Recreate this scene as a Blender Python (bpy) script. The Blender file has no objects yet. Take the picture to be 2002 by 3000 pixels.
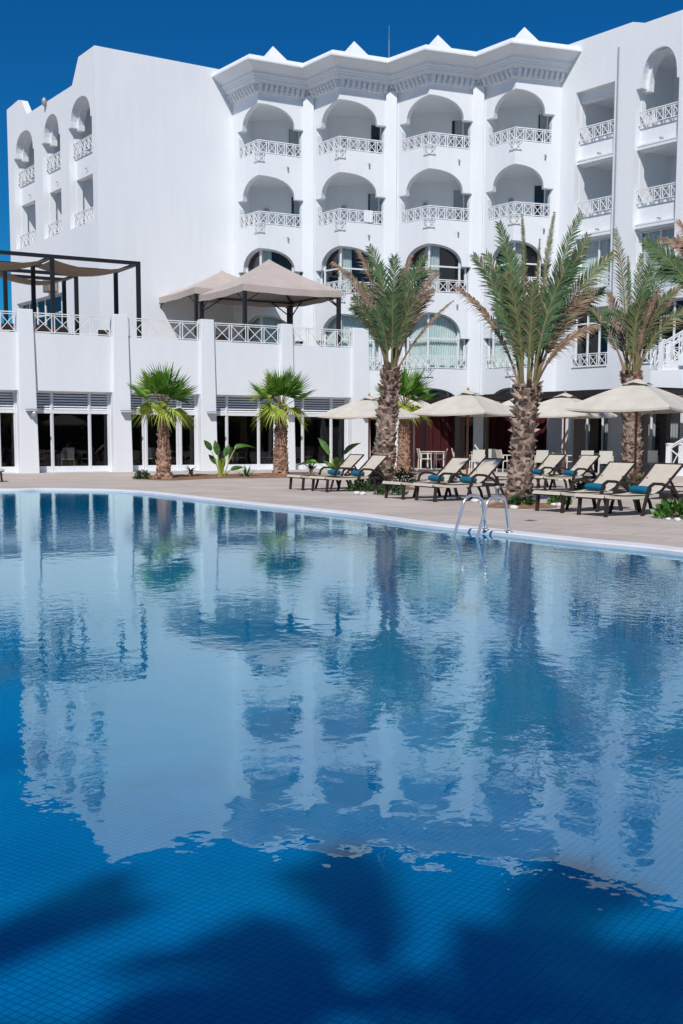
import bpy, bmesh, math, random
from mathutils import Vector, Matrix
from math import radians, sin, cos, pi, sqrt
random.seed(7)
sc = bpy.context.scene
col = sc.collection

# ------------------------------------------------------------------ camera
FPX, CX, CY, CAMH = 3400.0, 1001.0, 1647.0, 1.4
PITCH, ROLL = math.atan(367/3400.0), radians(0.177)
FW = Vector((0, cos(PITCH), -sin(PITCH)))
_R0 = Vector((1, 0, 0)); _U0 = _R0.cross(FW)
RT = _R0*cos(ROLL) + _U0*sin(ROLL); UP = _U0*cos(ROLL) - _R0*sin(ROLL)
CAM = Vector((0, 0, CAMH))
cd = bpy.data.cameras.new("camera"); cam = bpy.data.objects.new("camera", cd); col.objects.link(cam)
cd.sensor_fit = 'VERTICAL'; cd.sensor_height = 36; cd.lens = FPX/3000*36
cd.shift_y = (CY-1500)/3000.0
cd.clip_start = 0.05; cd.clip_end = 2000
M3 = Matrix((RT, UP, -FW)).transposed()
cam.matrix_world = Matrix.Translation(CAM) @ M3.to_4x4()
sc.camera = cam

# ------------------------------------------------------------------ light
SUN_AZ, SUN_EL = 189.0, 46.0
w = bpy.data.worlds.new("World"); sc.world = w; w.use_nodes = True
nt = w.node_tree; bg = nt.nodes['Background']
sky = nt.nodes.new('ShaderNodeTexSky'); sky.sky_type = 'NISHITA'; sky.sun_disc = False
sky.sun_elevation = radians(SUN_EL); sky.sun_rotation = radians(SUN_AZ)
sky.air_density = 1.0; sky.dust_density = 0.1; sky.ozone_density = 4.0; sky.altitude = 600
hs = nt.nodes.new('ShaderNodeHueSaturation'); hs.inputs['Saturation'].default_value = 1.25
tn = nt.nodes.new('ShaderNodeVectorMath'); tn.operation = 'MULTIPLY'; tn.inputs[1].default_value = (0.06, 0.42, 0.60)
nt.links.new(sky.outputs[0], hs.inputs['Color']); nt.links.new(hs.outputs[0], tn.inputs[0]); nt.links.new(tn.outputs[0], bg.inputs['Color'])
bg.inputs['Strength'].default_value = 0.105
sl = bpy.data.lights.new("sun", 'SUN'); sun = bpy.data.objects.new("sun", sl); col.objects.link(sun)
sl.energy = 3.6; sl.angle = radians(0.8); sl.color = (1.0, 0.955, 0.9)
SD = Vector((sin(radians(SUN_AZ))*cos(radians(SUN_EL)), cos(radians(SUN_AZ))*cos(radians(SUN_EL)), sin(radians(SUN_EL))))
sun.rotation_euler = SD.to_track_quat('Z', 'Y').to_euler(); sun.location = (0, -5, 40)
sc.view_settings.view_transform = 'Standard'; sc.view_settings.look = 'None'
sc.view_settings.exposure = 0.12; sc.view_settings.gamma = 1.0
sc.cycles.max_bounces = 14; sc.cycles.transparent_max_bounces = 24; sc.cycles.diffuse_bounces = 9
sc.cycles.caustics_reflective = False; sc.cycles.caustics_refractive = False

# ------------------------------------------------------------------ placing helpers (real distances, measured)
def ray(x, y): return FW + RT*((x-CX)/FPX) - UP*((y-CY)/FPX)
def atz(x, y, z): d = ray(x, y); return CAM + d*((z-CAMH)/d.z)
def atY(x, y, Y): d = ray(x, y); return CAM + d*(Y/d.y)
def az(a): a = radians(a); return Vector((sin(a), cos(a), 0))
def onwall(x, y, p, dv):
    n = Vector((-dv.y, dv.x, 0)); d = ray(x, y); return CAM + d*(n.dot(Vector((p[0], p[1], 0))-Vector((0, 0, 0)))-n.dot(CAM))*(1/n.dot(d))
def along(x, y, p, dv):
    q = onwall(x, y, p, dv); return (q-Vector((p[0], p[1], q.z))).dot(dv), q.z
DK = 0.05          # level of the paved deck above the water

# ------------------------------------------------------------------ materials
def newmat(name):
    m = bpy.data.materials.new(name); m.use_nodes = True
    return m, m.node_tree, m.node_tree.nodes['Principled BSDF']
def N(nt, t, **kw):
    n = nt.nodes.new(t)
    for k, v in kw.items(): setattr(n, k, v)
    return n
def simple(name, c, rough=0.7, metal=0.0, var=0.08, scale=6.0, bump=0.0, bscale=60.0, spec=0.4, island=0.0):
    m, nt, b = newmat(name)
    b.inputs['Roughness'].default_value = rough; b.inputs['Metallic'].default_value = metal
    b.inputs['Specular IOR Level'].default_value = spec
    tc = N(nt, 'ShaderNodeTexCoord')
    no = N(nt, 'ShaderNodeTexNoise'); no.inputs['Scale'].default_value = scale; no.inputs['Detail'].default_value = 5
    nt.links.new(tc.outputs['Object'], no.inputs['Vector'])
    mr = N(nt, 'ShaderNodeMapRange'); mr.inputs['To Min'].default_value = 1-var*1.6; mr.inputs['To Max'].default_value = 1+var*1.6
    mr.inputs['From Min'].default_value = 0.25; mr.inputs['From Max'].default_value = 0.75
    nt.links.new(no.outputs['Fac'], mr.inputs['Value'])
    vm = N(nt, 'ShaderNodeVectorMath', operation='SCALE'); vm.inputs[0].default_value = c
    out = mr.outputs[0]
    if island > 0:
        g = N(nt, 'ShaderNodeNewGeometry'); mi = N(nt, 'ShaderNodeMapRange')
        mi.inputs['To Min'].default_value = 1-island; mi.inputs['To Max'].default_value = 1+island
        nt.links.new(g.outputs['Random Per Island'], mi.inputs['Value'])
        mm = N(nt, 'ShaderNodeMath', operation='MULTIPLY'); nt.links.new(out, mm.inputs[0]); nt.links.new(mi.outputs[0], mm.inputs[1]); out = mm.outputs[0]
    nt.links.new(out, vm.inputs['Scale']); nt.links.new(vm.outputs[0], b.inputs['Base Color'])
    if bump > 0:
        n2 = N(nt, 'ShaderNodeTexNoise'); n2.inputs['Scale'].default_value = bscale; n2.inputs['Detail'].default_value = 6
        nt.links.new(tc.outputs['Object'], n2.inputs['Vector'])
        bp = N(nt, 'ShaderNodeBump'); bp.inputs['Strength'].default_value = bump; bp.inputs['Distance'].default_value = 0.01
        nt.links.new(n2.outputs['Fac'], bp.inputs['Height']); nt.links.new(bp.outputs[0], b.inputs['Normal'])
    return m

def stucco_mat():
    m, nt, b = newmat("white_stucco")
    b.inputs['Roughness'].default_value = 0.9; b.inputs['Specular IOR Level'].default_value = 0.15
    tc = N(nt, 'ShaderNodeTexCoord')
    n1 = N(nt, 'ShaderNodeTexNoise'); n1.inputs['Scale'].default_value = 0.45; n1.inputs['Detail'].default_value = 7
    mp = N(nt, 'ShaderNodeMapping'); mp.inputs['Scale'].default_value = (2.2, 2.2, 0.25)
    n2 = N(nt, 'ShaderNodeTexNoise'); n2.inputs['Scale'].default_value = 1.6; n2.inputs['Detail'].default_value = 8
    nt.links.new(tc.outputs['Object'], n1.inputs['Vector']); nt.links.new(tc.outputs['Object'], mp.inputs[0]); nt.links.new(mp.outputs[0], n2.inputs['Vector'])
    ad = N(nt, 'ShaderNodeMath', operation='ADD'); nt.links.new(n1.outputs['Fac'], ad.inputs[0]); nt.links.new(n2.outputs['Fac'], ad.inputs[1])
    cr = N(nt, 'ShaderNodeValToRGB'); cr.color_ramp.elements[0].position = 0.30; cr.color_ramp.elements[1].position = 0.62
    cr.color_ramp.elements[0].color = (0.752, 0.782, 0.808, 1); cr.color_ramp.elements[1].color = (0.80, 0.824, 0.845, 1)
    hv = N(nt, 'ShaderNodeMath', operation='MULTIPLY'); hv.inputs[1].default_value = 0.5
    nt.links.new(ad.outputs[0], hv.inputs[0]); nt.links.new(hv.outputs[0], cr.inputs[0]); nt.links.new(cr.outputs[0], b.inputs['Base Color'])
    n3 = N(nt, 'ShaderNodeTexNoise'); n3.inputs['Scale'].default_value = 9; n3.inputs['Detail'].default_value = 8
    nt.links.new(tc.outputs['Object'], n3.inputs['Vector'])
    bp = N(nt, 'ShaderNodeBump'); bp.inputs['Strength'].default_value = 0.35; bp.inputs['Distance'].default_value = 0.02
    nt.links.new(n3.outputs['Fac'], bp.inputs['Height']); nt.links.new(bp.outputs[0], b.inputs['Normal'])
    return m

def fresnel(nt, ior):
    # the same reflectance from either side of a thin sheet
    g = N(nt, 'ShaderNodeNewGeometry'); mr = N(nt, 'ShaderNodeMapRange')
    mr.inputs['To Min'].default_value = ior; mr.inputs['To Max'].default_value = 1/ior
    nt.links.new(g.outputs['Backfacing'], mr.inputs['Value'])
    fr = N(nt, 'ShaderNodeFresnel'); nt.links.new(mr.outputs[0], fr.inputs['IOR']); return fr
def glass_mat(name, tint, ior=1.5, rough=0.0, gl=1.0):
    m, nt, b = newmat(name); nt.nodes.remove(b)
    out = nt.nodes['Material Output']
    fr = fresnel(nt, ior)
    t = N(nt, 'ShaderNodeBsdfTransparent'); t.inputs[0].default_value = (*tint, 1)
    g = N(nt, 'ShaderNodeBsdfGlossy'); g.inputs['Roughness'].default_value = rough; g.inputs['Color'].default_value = (gl, gl, gl, 1)
    mx = N(nt, 'ShaderNodeMixShader')
    nt.links.new(fr.outputs[0], mx.inputs[0]); nt.links.new(t.outputs[0], mx.inputs[1]); nt.links.new(g.outputs[0], mx.inputs[2])
    nt.links.new(mx.outputs[0], out.inputs['Surface'])
    return m

def brick_mat(name, c1, c2, mort, w, h, msize, rot, offset=0.0, rough=0.8, bump=0.3, nvar=0.12, nscale=0.8):
    m, nt, b = newmat(name); b.inputs['Roughness'].default_value = rough; b.inputs['Specular IOR Level'].default_value = 0.25
    tc = N(nt, 'ShaderNodeTexCoord'); mp = N(nt, 'ShaderNodeMapping'); mp.inputs['Rotation'].default_value = (0, 0, radians(rot))
    br = N(nt, 'ShaderNodeTexBrick'); br.offset = offset; br.inputs['Scale'].default_value = 1.0
    br.inputs['Brick Width'].default_value = w; br.inputs['Row Height'].default_value = h; br.inputs['Mortar Size'].default_value = msize
    br.inputs['Mortar Smooth'].default_value = 0.2; br.inputs['Bias'].default_value = 0.0
    br.inputs['Color1'].default_value = (*c1, 1); br.inputs['Color2'].default_value = (*c2, 1); br.inputs['Mortar'].default_value = (*mort, 1)
    nt.links.new(tc.outputs['Object'], mp.inputs[0]); nt.links.new(mp.outputs[0], br.inputs['Vector'])
    no = N(nt, 'ShaderNodeTexNoise'); no.inputs['Scale'].default_value = nscale; no.inputs['Detail'].default_value = 8
    nt.links.new(tc.outputs['Object'], no.inputs['Vector'])
    mr = N(nt, 'ShaderNodeMapRange'); mr.inputs['From Min'].default_value = 0.3; mr.inputs['From Max'].default_value = 0.7
    mr.inputs['To Min'].default_value = 1-nvar; mr.inputs['To Max'].default_value = 1+nvar
    nt.links.new(no.outputs['Fac'], mr.inputs['Value'])
    vm = N(nt, 'ShaderNodeVectorMath', operation='SCALE'); nt.links.new(br.outputs['Color'], vm.inputs[0]); nt.links.new(mr.outputs[0], vm.inputs['Scale'])
    nt.links.new(vm.outputs[0], b.inputs['Base Color'])
    bp = N(nt, 'ShaderNodeBump'); bp.inputs['Strength'].default_value = bump; bp.inputs['Distance'].default_value = 0.004; bp.invert = True
    nt.links.new(br.outputs['Fac'], bp.inputs['Height']); nt.links.new(bp.outputs[0], b.inputs['Normal'])
    return m

def water_mat():
    m, nt, b = newmat("pool_water"); nt.nodes.remove(b); out = nt.nodes['Material Output']
    tc = N(nt, 'ShaderNodeTexCoord')
    def noise(sx, sy, rot, detail, rough=0.5):
        mp = N(nt, 'ShaderNodeMapping'); mp.inputs['Scale'].default_value = (sx, sy, 1); mp.inputs['Rotation'].default_value = (0, 0, radians(rot))
        n = N(nt, 'ShaderNodeTexNoise'); n.inputs['Scale'].default_value = 1; n.inputs['Detail'].default_value = detail; n.inputs['Roughness'].default_value = rough
        nt.links.new(tc.outputs['Object'], mp.inputs[0]); nt.links.new(mp.outputs[0], n.inputs['Vector']); return n.outputs['Fac']
    def math2(op, a, bb):
        n = N(nt, 'ShaderNodeMath', operation=op)
        for i, v in enumerate((a, bb)):
            if isinstance(v, (int, float)): n.inputs[i].default_value = v
            else: nt.links.new(v, n.inputs[i])
        return n.outputs[0]
    a = noise(3.7, 3.0, 20, 2, 0.5); c = noise(10.0, 7.5, -25, 2.5, 0.55)
    amp = noise(0.16, 0.13, 10, 2)
    mr = N(nt, 'ShaderNodeMapRange'); mr.inputs['From Min'].default_value = 0.40; mr.inputs['From Max'].default_value = 0.62
    mr.inputs['To Min'].default_value = 0.12; mr.inputs['To Max'].default_value = 1.0
    nt.links.new(amp, mr.inputs['Value'])
    h = math2('ADD', math2('MULTIPLY', a, 0.0018), math2('MULTIPLY', math2('MULTIPLY', c, 0.0030), mr.outputs[0]))
    bp = N(nt, 'ShaderNodeBump'); bp.inputs['Strength'].default_value = 1.0; bp.inputs['Distance'].default_value = 1.0
    nt.links.new(h, bp.inputs['Height'])
    fr = fresnel(nt, 1.50); nt.links.new(bp.outputs[0], fr.inputs['Normal'])
    g = N(nt, 'ShaderNodeBsdfGlossy'); g.inputs['Roughness'].default_value = 0.0; g.inputs['Color'].default_value = (0.80, 1.0, 1.0, 1); nt.links.new(bp.outputs[0], g.inputs['Normal'])
    t = N(nt, 'ShaderNodeBsdfTransparent'); t.inputs[0].default_value = (0.22, 0.93, 0.96, 1)
    # scattered light put in as a teal diffuse colour, stronger at grazing view
    lw = N(nt, 'ShaderNodeLayerWeight'); lw.inputs['Blend'].default_value = 0.5
    df = N(nt, 'ShaderNodeBsdfDiffuse'); df.inputs['Color'].default_value = (0.0, 0.72, 0.95, 1)
    ms = N(nt, 'ShaderNodeMixShader'); nt.links.new(math2('MULTIPLY', math2('POWER', lw.outputs['Facing'], 2.4), 0.10), ms.inputs[0])
    nt.links.new(t.outputs[0], ms.inputs[1]); nt.links.new(df.outputs[0], ms.inputs[2])
    mx = N(nt, 'ShaderNodeMixShader')
    nt.links.new(fr.outputs[0], mx.inputs[0]); nt.links.new(ms.outputs[0], mx.inputs[1]); nt.links.new(g.outputs[0], mx.inputs[2])
    nt.links.new(mx.outputs[0], out.inputs['Surface'])
    return m

M = {}
M['stucco'] = stucco_mat()
M['paint'] = simple('white_paint', (0.80, 0.81, 0.82), 0.45, var=0.03)
M['frame'] = simple('white_aluminium', (0.74, 0.76, 0.78), 0.35, var=0.02)
M['glass'] = glass_mat('window_glass', (0.80, 0.86, 0.86), 1.5)
M['darkglass'] = glass_mat('tinted_glass', (0.66, 0.68, 0.70), 1.5)
M['curtain'] = simple('curtain_cloth', (0.72, 0.74, 0.72), 0.9, var=0.05, scale=3)
M['greencurtain'] = simple('pale_green_curtain', (0.78, 0.83, 0.80), 0.9, var=0.05, scale=3)
M['redcurtain'] = simple('dark_red_curtain', (0.050, 0.004, 0.006), 0.85, var=0.15, scale=3)
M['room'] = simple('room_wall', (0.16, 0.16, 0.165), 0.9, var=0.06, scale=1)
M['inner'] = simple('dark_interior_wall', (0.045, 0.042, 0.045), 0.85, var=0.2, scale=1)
M['louvre'] = simple('grey_louvre', (0.70, 0.73, 0.75), 0.5, var=0.05)
M['darkwood'] = simple('dark_brown_timber', (0.018, 0.013, 0.012), 0.55, var=0.2, scale=12)
M['frameblk'] = simple('charcoal_metal', (0.016, 0.015, 0.017), 0.45, var=0.1)
M['wicker'] = simple('dark_brown_wicker', (0.030, 0.020, 0.015), 0.6, var=0.25, scale=40, bump=0.5, bscale=150)
M['sling'] = simple('beige_sling_fabric', (0.62, 0.56, 0.46), 0.85, var=0.05, scale=5, bump=0.2, bscale=300)
M['teal'] = simple('teal_towel', (0.0, 0.135, 0.235), 0.95, var=0.12, scale=20, bump=0.5, bscale=200)
M['canvas'] = simple('cream_canvas', (0.60, 0.56, 0.48), 0.85, var=0.07, scale=2.5, bump=1.0, bscale=7)
M['taupe'] = simple('taupe_canvas', (0.49, 0.42, 0.38), 0.85, var=0.06, scale=1.5, bump=1.0, bscale=4)
M['shadecloth'] = simple('tan_shade_cloth', (0.36, 0.27, 0.19), 0.9, var=0.06, scale=2)
M['pole'] = simple('reddish_wood', (0.31, 0.105, 0.050), 0.45, var=0.2, scale=20)
M['chrome'] = simple('polished_steel', (0.70, 0.70, 0.71), 0.28, 0.75, var=0.02)
M['grey'] = simple('grey_metal', (0.36, 0.38, 0.40), 0.4, 0.3, var=0.05)
M['chair'] = simple('white_resin', (0.72, 0.70, 0.62), 0.5, var=0.04)
M['cream'] = simple('cream_cushion', (0.72, 0.66, 0.40), 0.8, var=0.05)
M['trunk'] = simple('palm_bark', (0.26, 0.19, 0.15), 0.95, var=0.4, scale=9, bump=0.8, bscale=60, island=0.6)
M['trunkred'] = simple('fan_palm_bark', (0.33, 0.20, 0.14), 0.95, var=0.35, scale=18, bump=0.8, bscale=60, island=0.5)
M['stem'] = simple('palm_stem', (0.23, 0.20, 0.09), 0.7, var=0.2, scale=8)
M['frond'] = simple('date_frond_green', (0.080, 0.150, 0.058), 0.55, var=0.25, scale=1.5, island=0.32)
M['frondo'] = simple('date_frond_olive', (0.120, 0.150, 0.060), 0.6, var=0.25, scale=1.5, island=0.45)
M['dead'] = simple('date_frond_dry', (0.27, 0.185, 0.125), 0.85, var=0.25, scale=3, island=0.4)
M['fan'] = simple('fan_leaf_green', (0.105, 0.24, 0.022), 0.45, var=0.25, scale=3, island=0.35)
M['fany'] = simple('fan_leaf_yellow_green', (0.30, 0.38, 0.045), 0.5, var=0.2, scale=3, island=0.3)
M['leaf'] = simple('broad_leaf_green', (0.065, 0.17, 0.025), 0.4, var=0.25, scale=5, island=0.3)
M['leafd'] = simple('dark_leaf_green', (0.030, 0.075, 0.022), 0.5, var=0.3, scale=8, island=0.5)
M['soil'] = simple('reddish_soil', (0.24, 0.135, 0.075), 0.95, var=0.3, scale=4, bump=1.0, bscale=20)
M['stone'] = simple('white_stone', (0.70, 0.69, 0.66), 0.8, var=0.15, scale=10)
M['terrfloor'] = simple('terrace_tile', (0.45, 0.42, 0.38), 0.8, var=0.1, scale=1)
M['paver'] = brick_mat('stone_paving', (0.56, 0.485, 0.425), (0.51, 0.445, 0.39), (0.33, 0.285, 0.25), 1.2, 0.6, 0.012, 33, 0.5, nvar=0.12, nscale=0.6)
M['coping'] = simple('white_coping', (0.76, 0.77, 0.80), 0.6, var=0.05, scale=2)
M['tile'] = brick_mat('blue_mosaic', (0.002, 0.195, 0.475), (0.002, 0.175, 0.425), (0.002, 0.10, 0.255), 0.052, 0.052, 0.0045, 34, 0.0, rough=0.35, bump=0.2, nvar=0.10, nscale=1.5)
M['water'] = water_mat()

# ------------------------------------------------------------------ mesh helpers
class MB:
    def __init__(s): s.v = []; s.f = []; s.m = []
    def face(s, pts, mi=0):
        b = len(s.v); s.v += [tuple(p) for p in pts]; s.f.append(tuple(range(b, b+len(pts)))); s.m.append(mi)
    def mesh(s, verts, faces, mi=0):
        b = len(s.v); s.v += [tuple(p) for p in verts]
        for f in faces: s.f.append(tuple(b+i for i in f)); s.m.append(mi)
    def box(s, c, sx, sy, sz, rz=0, mi=0):
        cr, sr = cos(rz), sin(rz); vs = []
        for dz in (-1, 1):
            for dx, dy in ((-1, -1), (1, -1), (1, 1), (-1, 1)):
                x, y = dx*sx/2, dy*sy/2; vs.append((c[0]+x*cr-y*sr, c[1]+x*sr+y*cr, c[2]+dz*sz/2))
        s.mesh(vs, ((0, 3, 2, 1), (4, 5, 6, 7), (0, 1, 5, 4), (1, 2, 6, 5), (2, 3, 7, 6), (3, 0, 4, 7)), mi)
    def bar(s, a, b, w, h=None, mi=0, up=(0, 0, 1)):
        a = Vector(a); b = Vector(b); h = h or w; t = (b-a)
        if t.length < 1e-6: return
        t.normalize(); u = Vector(up)
        if abs(t.dot(u)) > 0.97: u = Vector((0.6, 0.8, 0))
        sd = t.cross(u).normalized(); n = sd.cross(t).normalized()
        vs = []
        for p in (a, b):
            for i, j in ((-1, -1), (1, -1), (1, 1), (-1, 1)): vs.append(p+sd*(w/2*i)+n*(h/2*j))
        s.mesh(vs, ((0, 3, 2, 1), (4, 5, 6, 7), (0, 1, 5, 4), (1, 2, 6, 5), (2, 3, 7, 6), (3, 0, 4, 7)), mi)
    def tube(s, pts, rad, n=8, mi=0, cap=True):
        pts = [Vector(p) for p in pts]; rs = rad if isinstance(rad, (list, tuple)) else [rad]*len(pts)
        vs = []; fs = []; prev = None
        for k, p in enumerate(pts):
            t = (pts[min(k+1, len(pts)-1)]-pts[max(k-1, 0)]).normalized()
            if prev is None: prev = t.orthogonal().normalized()
            prev = (prev-t*prev.dot(t)).normalized(); q = t.cross(prev)
            for i in range(n):
                a = 2*pi*i/n; vs.append(p+(prev*cos(a)+q*sin(a))*rs[k])
        for k in range(len(pts)-1):
            for i in range(n): fs.append((k*n+i, k*n+(i+1) % n, (k+1)*n+(i+1) % n, (k+1)*n+i))
        if cap: fs.append(tuple(range(n))[::-1]); fs.append(tuple((len(pts)-1)*n+i for i in range(n)))
        s.mesh(vs, fs, mi)
    def lathe(s, c, prof, n=16, mi=0):
        s.tube([(c[0], c[1], c[2]+z) for r, z in prof], [r for r, z in prof], n, mi)
    def build(s, name, mats, parent=None, smooth=False, bevel=0):
        me = bpy.data.meshes.new(name); me.from_pydata(s.v, [], s.f)
        if not isinstance(mats, (list, tuple)): mats = [mats]
        for m in mats: me.materials.append(M[m])
        for i, p in enumerate(me.polygons): p.material_index = s.m[i]; p.use_smooth = smooth
        me.update()
        o = bpy.data.objects.new(name, me); col.objects.link(o)
        if parent: o.parent = parent
        if bevel:
            b = o.modifiers.new('bevel', 'BEVEL'); b.width = bevel; b.segments = 2; b.limit_method = 'ANGLE'
        return o
def tag(o, label=None, cat=None, group=None, kind=None):
    if label: o['label'] = label
    if cat: o['category'] = cat
    if group: o['group'] = group
    if kind: o['kind'] = kind
    return o
def thing(name, label, cat, loc=(0, 0, 0), rz=0, group=None):
    o = bpy.data.objects.new(name, None); col.objects.link(o); o.location = loc; o.rotation_euler = (0, 0, rz)
    o.empty_display_size = 0.3
    return tag(o, label, cat, group)
def dup(root, loc, rz, label):
    r = root.copy(); col.objects.link(r); r.location = loc; r.rotation_euler = (0, 0, rz); r['label'] = label
    for ch in list(root.children):
        c = ch.copy(); col.objects.link(c); c.parent = r
        for g in list(ch.children):
            d = g.copy(); col.objects.link(d); d.parent = c
    return r
def V2(p): return Vector((p[0], p[1], 0))

# wall following a folded plan line, with openings and reveals
class Path:
    def __init__(s, pts):
        s.p = [V2(p) for p in pts]; s.U = [0]
        for a, b in zip(s.p, s.p[1:]): s.U.append(s.U[-1]+(b-a).length)
    def offs(s, o):
        res = []
        nn = []
        for a, b in zip(s.p, s.p[1:]):
            d = (b-a).normalized(); nn.append(Vector((-d.y, d.x, 0)))
        for i, p in enumerate(s.p):
            if i == 0: res.append(p+nn[0]*o)
            elif i == len(s.p)-1: res.append(p+nn[-1]*o)
            else:
                m = (nn[i-1]+nn[i]); m.normalize(); res.append(p+m*(o/m.dot(nn[i])))
        return res
    def pt(s, u, o=0.0, z=0.0):
        q = s.offs(o)
        i = 0
        while i < len(s.U)-2 and u > s.U[i+1]+1e-9: i += 1
        t = (u-s.U[i])/(s.U[i+1]-s.U[i]); r = q[i].lerp(q[i+1], 0) + (q[i+1]-q[i])*t
        return Vector((r.x, r.y, z))
def rect_op(u0, u1, b, t): return [(u0, u1, b, b, t, t)]
def arch_op(u0, u1, a0, a1, zb, zs, zt, n=18, corb=0.16):
    st = []
    if corb and a0-u0 > 0.05: st.append((u0-corb, u0, zs, zs-0.34, zs+1e-4, zs))
    if a0-u0 > 0.01: st.append((u0, a0, zb, zb, zs, zs))
    c = (a0+a1)/2; h = (a1-a0)/2
    for i in range(n):
        x0 = -cos(pi*i/n); x1 = -cos(pi*(i+1)/n)
        f = lambda x: zs+(zt-zs)*max(0, 1-abs(x)**2.35)**(1/2.35)
        lo = zb
        st.append((c+h*x0, c+h*x1, lo, lo, f(x0), f(x1)))
    if u1-a1 > 0.01: st.append((a1, u1, zb, zb, zs, zs))
    if corb and u1-a1 > 0.05: st.append((u1, u1+corb, zs-0.34, zs, zs, zs+1e-4))
    return st
def clip_strips(st, U):
    out = []
    for (a, b, b0, b1, t0, t1) in st:
        cuts = [a]+[x for x in U if a+1e-6 < x < b-1e-6]+[b]
        for x, y in zip(cuts, cuts[1:]):
            f = lambda v, q0, q1: q0+(q1-q0)*(v-a)/(b-a)
            out.append((x, y, f(x, b0, b1), f(y, b0, b1), f(x, t0, t1), f(y, t0, t1)))
    return out
def folded_wall(mb, P, z0, top, ops, thick, mi=0, u0=None, u1=None, o0=0.0, back=True, topface=True):
    if not callable(top): tv = top; top = lambda u: tv
    u0 = P.U[0] if u0 is None else u0; u1 = P.U[-1] if u1 is None else u1
    us = {round(u, 5) for u in P.U if u0 <= u <= u1} | {round(u0, 5), round(u1, 5)}
    for u in getattr(top, 'knots', []):
        if u0 < u < u1: us.add(round(u, 5))
    cl = [clip_strips(op, P.U) for op in ops]
    for op in cl:
        for s in op: us.add(round(s[0], 5)); us.add(round(s[1], 5))
    us = sorted(us)
    for a, b in zip(us, us[1:]):
        if b-a < 1e-4: continue
        mid = (a+b)/2; iv = []
        for op in cl:
            for s in op:
                if s[0]-1e-5 <= mid <= s[1]+1e-5:
                    f = lambda v, q0, q1: q0+(q1-q0)*(v-s[0])/(s[1]-s[0])
                    iv.append((f(a, s[2], s[3]), f(b, s[2], s[3]), f(a, s[4], s[5]), f(b, s[4], s[5])))
        iv.sort(key=lambda q: q[0]+q[1])
        la, lb = z0, z0; seq = []
        for q in iv: seq.append((la, lb, q[0], q[1])); la, lb = q[2], q[3]
        seq.append((la, lb, top(a+1e-6), top(b-1e-6)))
        for (p, q, r, t) in seq:
            if r-p < 1e-3 and t-q < 1e-3: continue
            for off in ((o0, o0+thick) if back else (o0,)):
                mb.face([P.pt(a, off, p), P.pt(b, off, q), P.pt(b, off, t), P.pt(a, off, r)], mi)
        if topface: mb.face([P.pt(a, o0, seq[-1][2]), P.pt(b, o0, seq[-1][3]), P.pt(b, o0+thick, seq[-1][3]), P.pt(a, o0+thick, seq[-1][2])], mi)
    for op in cl:
        bot = []; tp = []
        for s in op: bot += [(s[0], s[2]), (s[1], s[3])]; tp += [(s[0], s[4]), (s[1], s[5])]
        loop = bot+tp[::-1]; loop.append(loop[0])
        for (ua, za), (ub, zb) in zip(loop, loop[1:]):
            if abs(ua-ub)+abs(za-zb) < 1e-3: continue
            mb.face([P.pt(ua, o0, za), P.pt(ub, o0, zb), P.pt(ub, o0+thick, zb), P.pt(ua, o0+thick, za)], mi)
def strips_surface(mb, P, st, off, mi=0):
    for s in clip_strips(st, P.U):
        mb.face([P.pt(s[0], off, s[2]), P.pt(s[1], off, s[3]), P.pt(s[1], off, s[5]), P.pt(s[0], off, s[4])], mi)
def railing(mb, a, b, zb, h, n, zb2=None, t=0.034):
    # handrail, lower rails, posts and crossed panels between plan points a and b
    a = Vector((a[0], a[1], zb)); b = Vector((b[0], b[1], zb if zb2 is None else zb2)); Z = Vector((0, 0, 1))
    mb.bar(a+Z*h, b+Z*h, t*1.7, t*1.1); mb.bar(a+Z*(h-0.075), b+Z*(h-0.075), t, t*0.8); mb.bar(a+Z*0.03, b+Z*0.03, t, t)
    L = (b-a).length; g = 0.05/L if L > 0 else 0
    for i in range(n+1):
        f = i/n
        for q in ((f-g, f+g) if 0 < i < n else ((g,) if i == 0 else (1-g,))):
            p = a.lerp(b, q); mb.bar(p, p+Z*h, t*0.9)
    for i in range(n):
        p = a.lerp(b, i/n+g); q = a.lerp(b, (i+1)/n-g)
        mb.bar(p+Z*0.05, q+Z*(h-0.09), t*0.75); mb.bar(q+Z*0.05, p+Z*(h-0.09), t*0.75)
def curtain(mb, p, q, zb, zt, mi=0, amp=0.035, wl=0.13):
    p = V2(p); q = V2(q); d = q-p; L = d.length; d.normalize(); n = Vector((-d.y, d.x, 0)); k = max(2, int(L/wl*4)); pr = None
    for i in range(k+1):
        c = p+d*(L*i/k)+n*(amp*sin(i*pi/2+0.4)*(0.7+0.5*random.random()))
        if pr is not None: mb.face([(pr.x, pr.y, zb), (c.x, c.y, zb), (c.x, c.y, zt), (pr.x, pr.y, zt)], mi)
        pr = c

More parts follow.
